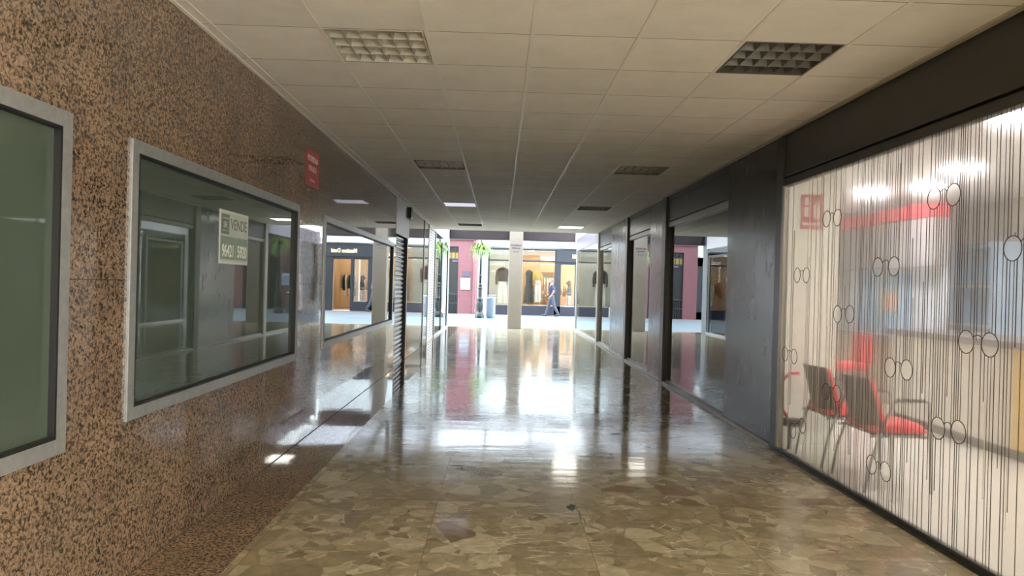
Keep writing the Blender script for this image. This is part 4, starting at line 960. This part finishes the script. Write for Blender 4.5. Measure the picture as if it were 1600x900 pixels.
t = thing('shelf_unit', 'open wooden shelf unit with folded clothes at the back of the clothing shop', 'shelf', (2.2, 38.3, 0))
bm = B(); ring_frame(bm, 1.5, 2.9, .01, 2.2, .05, 38.2, 38.55, 'y'); obj('frame', bm, plain('oak_shelf', (.45, .27, .12), .5), t)
for z in (.5, .95, 1.4, 1.8): bm = B(); box(bm, 1.55, 2.85, 38.22, 38.55, z, z+.03); obj('shelf_board', bm, MATS['oak_shelf'], t)
fs = None
FCOL = [('white', (.8, .78, .72)), ('brown', (.3, .16, .08)), ('orange', (.7, .3, .1)), ('beige', (.6, .48, .34))]
for j, z in enumerate((.53, .98, 1.43)):
    for i, x in enumerate((1.75, 2.2, 2.65)):
        nm, c = FCOL[(i+j) % 4]
        tag(obj('folded_sweater', box(B(), x-.16, x+.16, 38.22, 38.5, z, z+.16), plain('knit_'+nm, c, .9), loc=(x, 38.36, z), bevel=.03), '%s folded sweater on the oak shelf unit, %s shelf up, %s across' % (nm, ['first', 'second', 'third'][j], ['first', 'second', 'third'][i]), 'folded sweater', 'folded sweaters on the oak shelf')

# second shop further along, seen in the glass reflections
t = thing('corner_boutique', 'dark framed boutique with warm lit shelves next to the pink house', 'building', (-5.6, 34.5, 0))
bm = B(); plate(bm, -9, -4.42, 0, 9, [(-6.4, -4.84, .35, 2.6)], lambda u, v, w: (u, 34.5+w, v), .2); obj('wall', bm, M_facwhite, t)
def fb2(name, x0, x1, z0, z1, mat, y0=34.38, y1=34.52):
    bm = B(); box(bm, x0, x1, y0, y1, z0, z1); return obj(name, bm, mat, t)
fb2('frame_post', -4.86, -4.5, 0, 3.0, M_shopgrey); fb2('frame_post', -6.6, -6.4, 0, 3.0, M_shopgrey); fb2('mullion', -5.22, -5.14, .3, 2.7, M_shopgrey); fb2('fascia', -6.6, -4.5, 2.6, 3.0, plain('pale_grey_fascia', (.45, .47, .52), .5)); fb2('base_panel', -6.6, -4.5, 0, .36, M_shopgrey)
bm = B(); box(bm, -6.5, -4.6, 33.7, 34.45, 3.02, 3.1); obj('awning', bm, plain('blue_grey_awning', (.40, .46, .58), .6), t)
bm = B(); quad(bm, (-6.5, 36.2, 0), (-4.5, 36.2, 0), (-4.5, 36.2, 3), (-6.5, 36.2, 3)); quad(bm, (-6.5, 34.6, 2.9), (-4.5, 34.6, 2.9), (-4.5, 36.2, 2.9), (-6.5, 36.2, 2.9)); obj('interior_lining', bm, M_warmwall, t)
for z in (.7, 1.15, 1.6, 2.05): bm = B(); box(bm, -6.4, -4.9, 35.8, 36.2, z, z+.04); obj('shelf_board', bm, plain('oak_shelf', (.45, .27, .12), .5), t)
bm = B(); box(bm, -6.2, -5.0, 35.0, 35.5, 2.84, 2.88); obj('ceiling_lamp', bm, emit('warm_shop_lamp2', (1, .72, .42), 22.0), t)

# street lamp and its hanging fern basket
LX, LY = -.85, 30.3
t = thing('street_lamp', 'ornate dark cast iron street lamp on the pavement before the white pilaster', 'street lamp', (LX, LY, 0))
bm = B(); lathe(bm, [(.21, 0), (.21, .12), (.19, .15), (.19, .18), (.16, .22)], (LX, LY, 0), 8, PI/8); obj('plinth', bm, M_iron, t)
pd = obj('pedestal', lathe(B(), [(.15, .22), (.13, .26), (.13, .74), (.155, .77), (.155, .82), (.12, .85)], (LX, LY, 0), 8, PI/8), M_iron, t)
bm = B()
for k in range(8):
    a = 2*PI*k/8; cx, cy = LX+.125*math.cos(a), LY+.125*math.sin(a)
    m = Matrix.Translation((cx, cy, .5)) @ Matrix.Rotation(a, 4, 'Z') @ Matrix.Diagonal((.018, .035, .19, 1)); bmesh.ops.create_uvsphere(bm, u_segments=8, v_segments=8, radius=1, matrix=m)
obj('relief_panel', bm, M_iron, pd, smooth=True)
bm = B(); lathe(bm, [(.11, .85), (.09, .90), (.088, 1.22), (.11, 1.25), (.11, 1.30), (.07, 1.34), (.085, 1.40), (.085, 1.44), (.055, 1.48)], (LX, LY, 0), 18); obj('column_base', bm, M_iron, t, smooth=False)
bm = B(); lathe(bm, [(.052, 1.46), (.045, 2.6), (.042, 4.0)], (LX, LY, 0), 16); sf = obj('shaft', bm, M_iron, t, smooth=True)
bm = B(); lathe(bm, [(.05, 1.75), (.066, 1.78), (.066, 1.82), (.05, 1.85)], (LX, LY, 0), 16); obj('collar', bm, M_iron, sf, smooth=True)
bm = B(); lathe(bm, [(.05, 4.0), (.12, 4.05), (.2, 4.5), (.05, 4.62)], (LX, LY, 0), 8); obj('lantern', bm, M_iron, t)
t = thing('flower_basket', 'planter bowl overflowing with bright green fern fixed to the street lamp', 'planter', (LX, LY, 2.65))
bm = B(); lathe(bm, [(.055, 2.66), (.12, 2.70), (.21, 2.82), (.25, 2.92), (.235, 2.92), (.06, 2.9)], (LX, LY, 0), 22); obj('bowl', bm, M_bowl, t, smooth=True)
bm = B(); rf = random.Random(3)
for k in range(150):
    a = rf.uniform(0, 2*PI); ln = rf.uniform(.28, .58); up = rf.uniform(.05, .42); w = rf.uniform(.012, .028); r0 = rf.uniform(.06, .2)
    prev = None; da = rf.uniform(-.3, .3)
    for j in range(7):
        u = j/6; r = r0+ln*u*.8; z = 2.92+up*math.sin(min(1, u*1.3)*PI*.55)-.42*u*u*ln/.5*rf.uniform(.9, 1.1)
        aa = a+da*u; c = Vector((LX+r*math.cos(aa), LY+r*math.sin(aa), z)); s = Vector((-math.sin(aa), math.cos(aa), .3))*w*(1-u*.8)*(1.0 if j % 2 else 1.5)
        cur = (bm.verts.new(c-s), bm.verts.new(c+s))
        if prev: bm.faces.new((prev[0], prev[1], cur[1], cur[0]))
        prev = cur
obj('foliage', bm, M_leaf, t)
bm = B()
for k in range(40):
    a = rf.uniform(0, 2*PI); r = rf.uniform(.15, .3); pts = [(LX+r*math.cos(a), LY+r*math.sin(a), 2.9), (LX+(r+.07)*math.cos(a), LY+(r+.07)*math.sin(a), 2.78), (LX+(r+.06)*math.cos(a+.1), LY+(r+.06)*math.sin(a+.1), 2.9-rf.uniform(.2, .55))]
    tube(bm, pts, .006, 5)
obj('trailing_stem', bm, plain('green_trailing_stem', (.28, .38, .16), .6), t)

# litter bin
BX, BY = -.38, 30.5
t = thing('litter_bin', 'light blue grey cylindrical litter bin beside the street lamp', 'bin', (BX, BY, 0))
bm = B(); lathe(bm, [(.17, 0), (.17, .06), (.20, .07), (.205, .85), (.195, .87), (.18, .86), (.175, .2)], (BX, BY, 0), 26); obj('body', bm, M_bin, t, smooth=False)
bm = B(); tube(bm, [(BX+.205*math.cos(2*PI*k/30), BY+.205*math.sin(2*PI*k/30), .885) for k in range(30)], .016, 8, closed=True); obj('rim', bm, M_white, t, smooth=True)
bm = B(); tube(bm, [(BX-.19, BY, .89), (BX-.17, BY, .97), (BX+.17, BY, .97), (BX+.19, BY, .89)], .012, 8); obj('hoop', bm, M_steel, t, smooth=True)

# ------------------------------------------------------------------ people
def evaluate(o):
    bpy.context.view_layer.update()
    me = bpy.data.meshes.new_from_object(o.evaluated_get(bpy.context.evaluated_depsgraph_get())); bpy.data.objects.remove(o); return me
def skin(verts, edges, radii, root=0, sub=2):
    me = bpy.data.meshes.new('sk'); me.from_pydata(verts, edges, []); o = bpy.data.objects.new('sk', me); COL.objects.link(o)
    o.modifiers.new('S', 'SKIN')
    if not me.skin_vertices:
        bm = bmesh.new(); bm.from_mesh(me); bm.verts.layers.skin.verify(); bm.to_mesh(me); bm.free()
    for i, r in enumerate(radii):
        sv = me.skin_vertices[0].data[i]; sv.radius = r if isinstance(r, tuple) else (r, r); sv.use_root = (i == root)
    sm = o.modifiers.new('D', 'SUBSURF'); sm.levels = sub; sm.render_levels = sub
    return evaluate(o)
def weld(meshes, bm_extra=None, voxel=.008, smooth_it=3):
    bm = bmesh.new()
    for m in meshes: bm.from_mesh(m)
    if bm_extra is not None:
        tmp = bpy.data.meshes.new('x'); bm_extra.to_mesh(tmp); bm_extra.free(); bm.from_mesh(tmp)
    me = bpy.data.meshes.new('w'); bm.to_mesh(me); bm.free(); o = bpy.data.objects.new('w', me); COL.objects.link(o)
    r = o.modifiers.new('R', 'REMESH'); r.mode = 'VOXEL'; r.voxel_size = voxel
    s = o.modifiers.new('Sm', 'SMOOTH'); s.iterations = smooth_it; s.factor = .5
    me2 = evaluate(o); me2.materials.clear(); return me2
def chain(pts, rads, sub=2): return skin(pts, [(i, i+1) for i in range(len(pts)-1)], rads, 0, sub)
def person(name_label, loc, pose, mats, scale=1.0, hair='short'):
    """pose: joint dictionary, figure faces -x, y is sideways (near side = -y)"""
    J = {k: Vector(v) for k, v in pose.items()}
    V3 = lambda v: tuple(v)
    M_ = []
    M_.append(chain([V3(J['pelvis']), V3(J['waist']), V3(J['chest']), V3(J['neck']), V3(J['head']+Vector((.01, 0, -.06)))], [(.10, .155), (.095, .14), (.115, .165), .055, .05]))
    for s in ('n', 'f'):
        M_.append(chain([V3(J['chest']+Vector((0, 0, .09))), V3(J['sh'+s]), V3(J['el'+s]), V3(J['wr'+s]), V3(J['hd'+s])], [.06, .062, .043, .029, .036]))
        M_.append(chain([V3(J['pelvis']), V3(J['hip'+s]), V3(J['kn'+s]), V3(J['an'+s])], [.10, .092, .058, .042]))
        M_.append(chain([V3(J['an'+s]), V3(J['an'+s]+Vector((-.06, 0, -.045))), V3(J['to'+s])], [.042, .042, .032]))
        d = (J['hd'+s]-J['wr'+s]).normalized(); side = Vector((0, 1, 0)).cross(d); side.normalize()
        for q in range(4):       # four fingers and a thumb, gently curled
            b0 = J['hd'+s]+side*(.026-.0175*q)+d*.015; ln = (.062, .074, .07, .055)[q]
            M_.append(chain([V3(b0), V3(b0+d*ln*.5+Vector((-.006, 0, 0))), V3(b0+d*ln+Vector((-.022, 0, 0)))], [.0095, .009, .008], 1))
        b0 = J['wr'+s]+d*.025+side*.02; M_.append(chain([V3(b0), V3(b0+side*.025+d*.022), V3(b0+side*.032+d*.05)], [.011, .010, .009], 1))
    h = J['head']; ex = B()
    ell(ex, h, (.098, .076, .118), 20, 14); ell(ex, h+Vector((-.045, 0, -.06)), (.058, .055, .058)); ell(ex, h+Vector((-.10, 0, -.015)), (.022, .016, .028)); ell(ex, h+Vector((-.09, 0, .03)), (.018, .05, .014))
    ell(ex, h+Vector((-.088, 0, -.062)), (.016, .028, .008)); ell(ex, h+Vector((-.085, 0, -.078)), (.015, .024, .008))
    for s in (-1, 1): ell(ex, h+Vector((.012, s*.078, -.005)), (.02, .01, .032)); ell(ex, h+Vector((-.083, s*.03, .005)), (.012, .014, .010))
    body = weld(M_, ex, .009, 2)
    top_ = [chain([V3(J['pelvis']+Vector((0, 0, .02))), V3(J['waist']), V3(J['chest']), V3(J['chest']+Vector((0, 0, .14)))], [(.125, .175), (.122, .163), (.135, .185), (.085, .105)])]
    for s in ('n', 'f'):
        mid = J['sh'+s].lerp(J['el'+s], .85); top_.append(chain([V3(J['chest']+Vector((0, 0, .09))), V3(J['sh'+s]), V3(mid)], [.085, .082, .066]))
    shirt = weld(top_, None, .011, 3)
    tr = []
    for s in ('n', 'f'):
        tr.append(chain([V3(J['pelvis']+Vector((0, 0, .05))), V3(J['hip'+s]), V3(J['kn'+s]), V3(J['an'+s]+Vector((0, 0, .0)))], [.125, .108, .078, .066]))
    trouser = weld(tr, None, .011, 3)
    t = thing('person', name_label, 'person', loc)
    off = Vector(loc)
    def put(nm, me, mat, par):
        me.transform(Matrix.Scale(scale, 4)); me.transform(Matrix.Translation(off)); return obj(nm, me, mat, par, smooth=True)
    put('body', body, mats['skin'], t); put('shirt', shirt, mats['shirt'], t); put('trousers', trouser, mats['trousers'], t)
    for s in ('n', 'f'):
        ex = B(); a = J['an'+s]; to = J['to'+s]; d = (to-a); ang = math.atan2(d.z+.055, -d.x)
        ell(ex, a.lerp(to, .45)+Vector((0, 0, -.015)), (.135, .05, .045), rot=Matrix.Rotation(ang, 4, 'Y')); ell(ex, a+Vector((.015, 0, -.02)), (.055, .045, .06))
        put('shoe', weld([], ex, .009, 2), mats['shoe'], t)
    ex = B(); ell(ex, h+Vector((.022, 0, .028)), (.094, .084, .102), 20, 14)
    if hair == 'long': ell(ex, h+Vector((.05, 0, -.07)), (.06, .08, .13))
    hm = weld([], ex, .008, 1)
    bm = bmesh.new(); bm.from_mesh(hm)
    g = [v for v in bm.verts if (v.co.x < h.x-.045 and v.co.z < h.z+.085) or v.co.z < h.z-(.20 if hair == 'long' else .055)]
    bmesh.ops.delete(bm, geom=g, context='VERTS'); hm2 = bpy.data.meshes.new('h'); bm.to_mesh(hm2); bm.free(); put('hair', hm2, mats['hair'], t)
    return t
walk = dict(pelvis=(0, 0, .93), waist=(-.005, 0, 1.10), chest=(-.01, 0, 1.30), neck=(-.025, 0, 1.50), head=(-.065, 0, 1.635),
            shn=(0, -.19, 1.41), eln=(.06, -.25, 1.13), wrn=(-.07, -.23, .93), hdn=(-.12, -.22, .87), shf=(-.02, .19, 1.41), elf=(.02, .25, 1.13), wrf=(-.16, .22, .98), hdf=(-.22, .21, .95),
            hipn=(0, -.10, .88), knn=(.10, -.11, .50), ann=(.30, -.11, .11), ton=(.14, -.12, .035), hipf=(-.01, .10, .88), knf=(-.14, .11, .49), anf=(-.26, .11, .09), tof=(-.43, .12, .04))
person('walking man in navy polo shirt and grey blue jeans on the far pavement', (2.47, 33.7, 0), walk, dict(skin=M_skin, shirt=M_navy, trousers=M_jeans, shoe=M_shoe, hair=M_hair), 1.04)
stand = dict(pelvis=(0, 0, .93), waist=(0, 0, 1.10), chest=(0, 0, 1.30), neck=(-.01, 0, 1.50), head=(-.03, 0, 1.63),
             shn=(0, -.18, 1.41), eln=(.03, -.23, 1.13), wrn=(-.18, -.20, 1.05), hdn=(-.25, -.19, 1.05), shf=(0, .18, 1.41), elf=(.03, .23, 1.13), wrf=(-.02, .23, .88), hdf=(-.03, .23, .80),
             hipn=(0, -.10, .88), knn=(-.01, -.11, .49), ann=(.02, -.11, .09), ton=(-.15, -.12, .035), hipf=(0, .10, .88), knf=(0, .11, .49), anf=(.03, .11, .09), tof=(-.14, .13, .035))
person('person in black top and pale trousers standing inside the clothing shop by the rail', (3.52, 36.2, .005), stand, dict(skin=M_skin, shirt=M_blackcloth, trousers=plain('pale_cotton', (.45, .42, .42), .9), shoe=M_shoe, hair=M_darkhair), 1.0, 'long')

# ------------------------------------------------------------------ daylight
w = bpy.data.worlds.new('street_sky'); sc.world = w; w.use_nodes = True; nt = w.node_tree
bg = nt.nodes['Background']; tc = N(nt, 'ShaderNodeTexCoord'); sx = N(nt, 'ShaderNodeSeparateXYZ'); L(nt, tc.outputs['Generated'], sx.inputs[0])
r = ramp(nt, sx.outputs['Z'], [(0.0, (.86, .90, .95)), (.5, (.80, .90, 1.0)), (1, (.72, .86, 1.0))]); L(nt, r.outputs[0], bg.inputs[0]); bg.inputs[1].default_value = 9.0

# ------------------------------------------------------------------ camera
f, yaw, pitch, roll = 1109.157, .0166907, -.00340294, .0259598
cy, sy = math.cos(yaw), math.sin(yaw); rt = Vector((cy, -sy, 0)); fw = Vector((sy, cy, 0)); up = Vector((0, 0, 1))
f2 = fw*math.cos(pitch)+up*math.sin(pitch); u2 = up*math.cos(pitch)-fw*math.sin(pitch)
r3 = rt*math.cos(roll)+u2*math.sin(roll); u3 = u2*math.cos(roll)-rt*math.sin(roll)
cam = bpy.data.cameras.new('camera'); co = bpy.data.objects.new('camera', cam); COL.objects.link(co)
mw = Matrix((r3, u3, -f2)).transposed().to_4x4(); mw.translation = Vector((0, 0, 1.4211)); co.matrix_world = mw
cam.sensor_width = 36; cam.sensor_fit = 'HORIZONTAL'; cam.lens = 36*f/1600; cam.clip_start = .05; cam.clip_end = 200
sc.camera = co
sc.view_settings.view_transform = 'Standard'; sc.view_settings.look = 'None'; sc.view_settings.gamma = 1.0; sc.view_settings.exposure = 1.42
sc.view_settings.use_curve_mapping = False
sc.cycles.use_denoising = True
sc.cycles.max_bounces = 24; sc.cycles.volume_bounces = 10; sc.cycles.diffuse_bounces = 6; sc.cycles.glossy_bounces = 8; sc.cycles.transmission_bounces = 10; sc.cycles.transparent_max_bounces = 24
sc.cycles.sample_clamp_indirect = 8.0; sc.cycles.caustics_reflective = True; sc.cycles.caustics_refractive = True
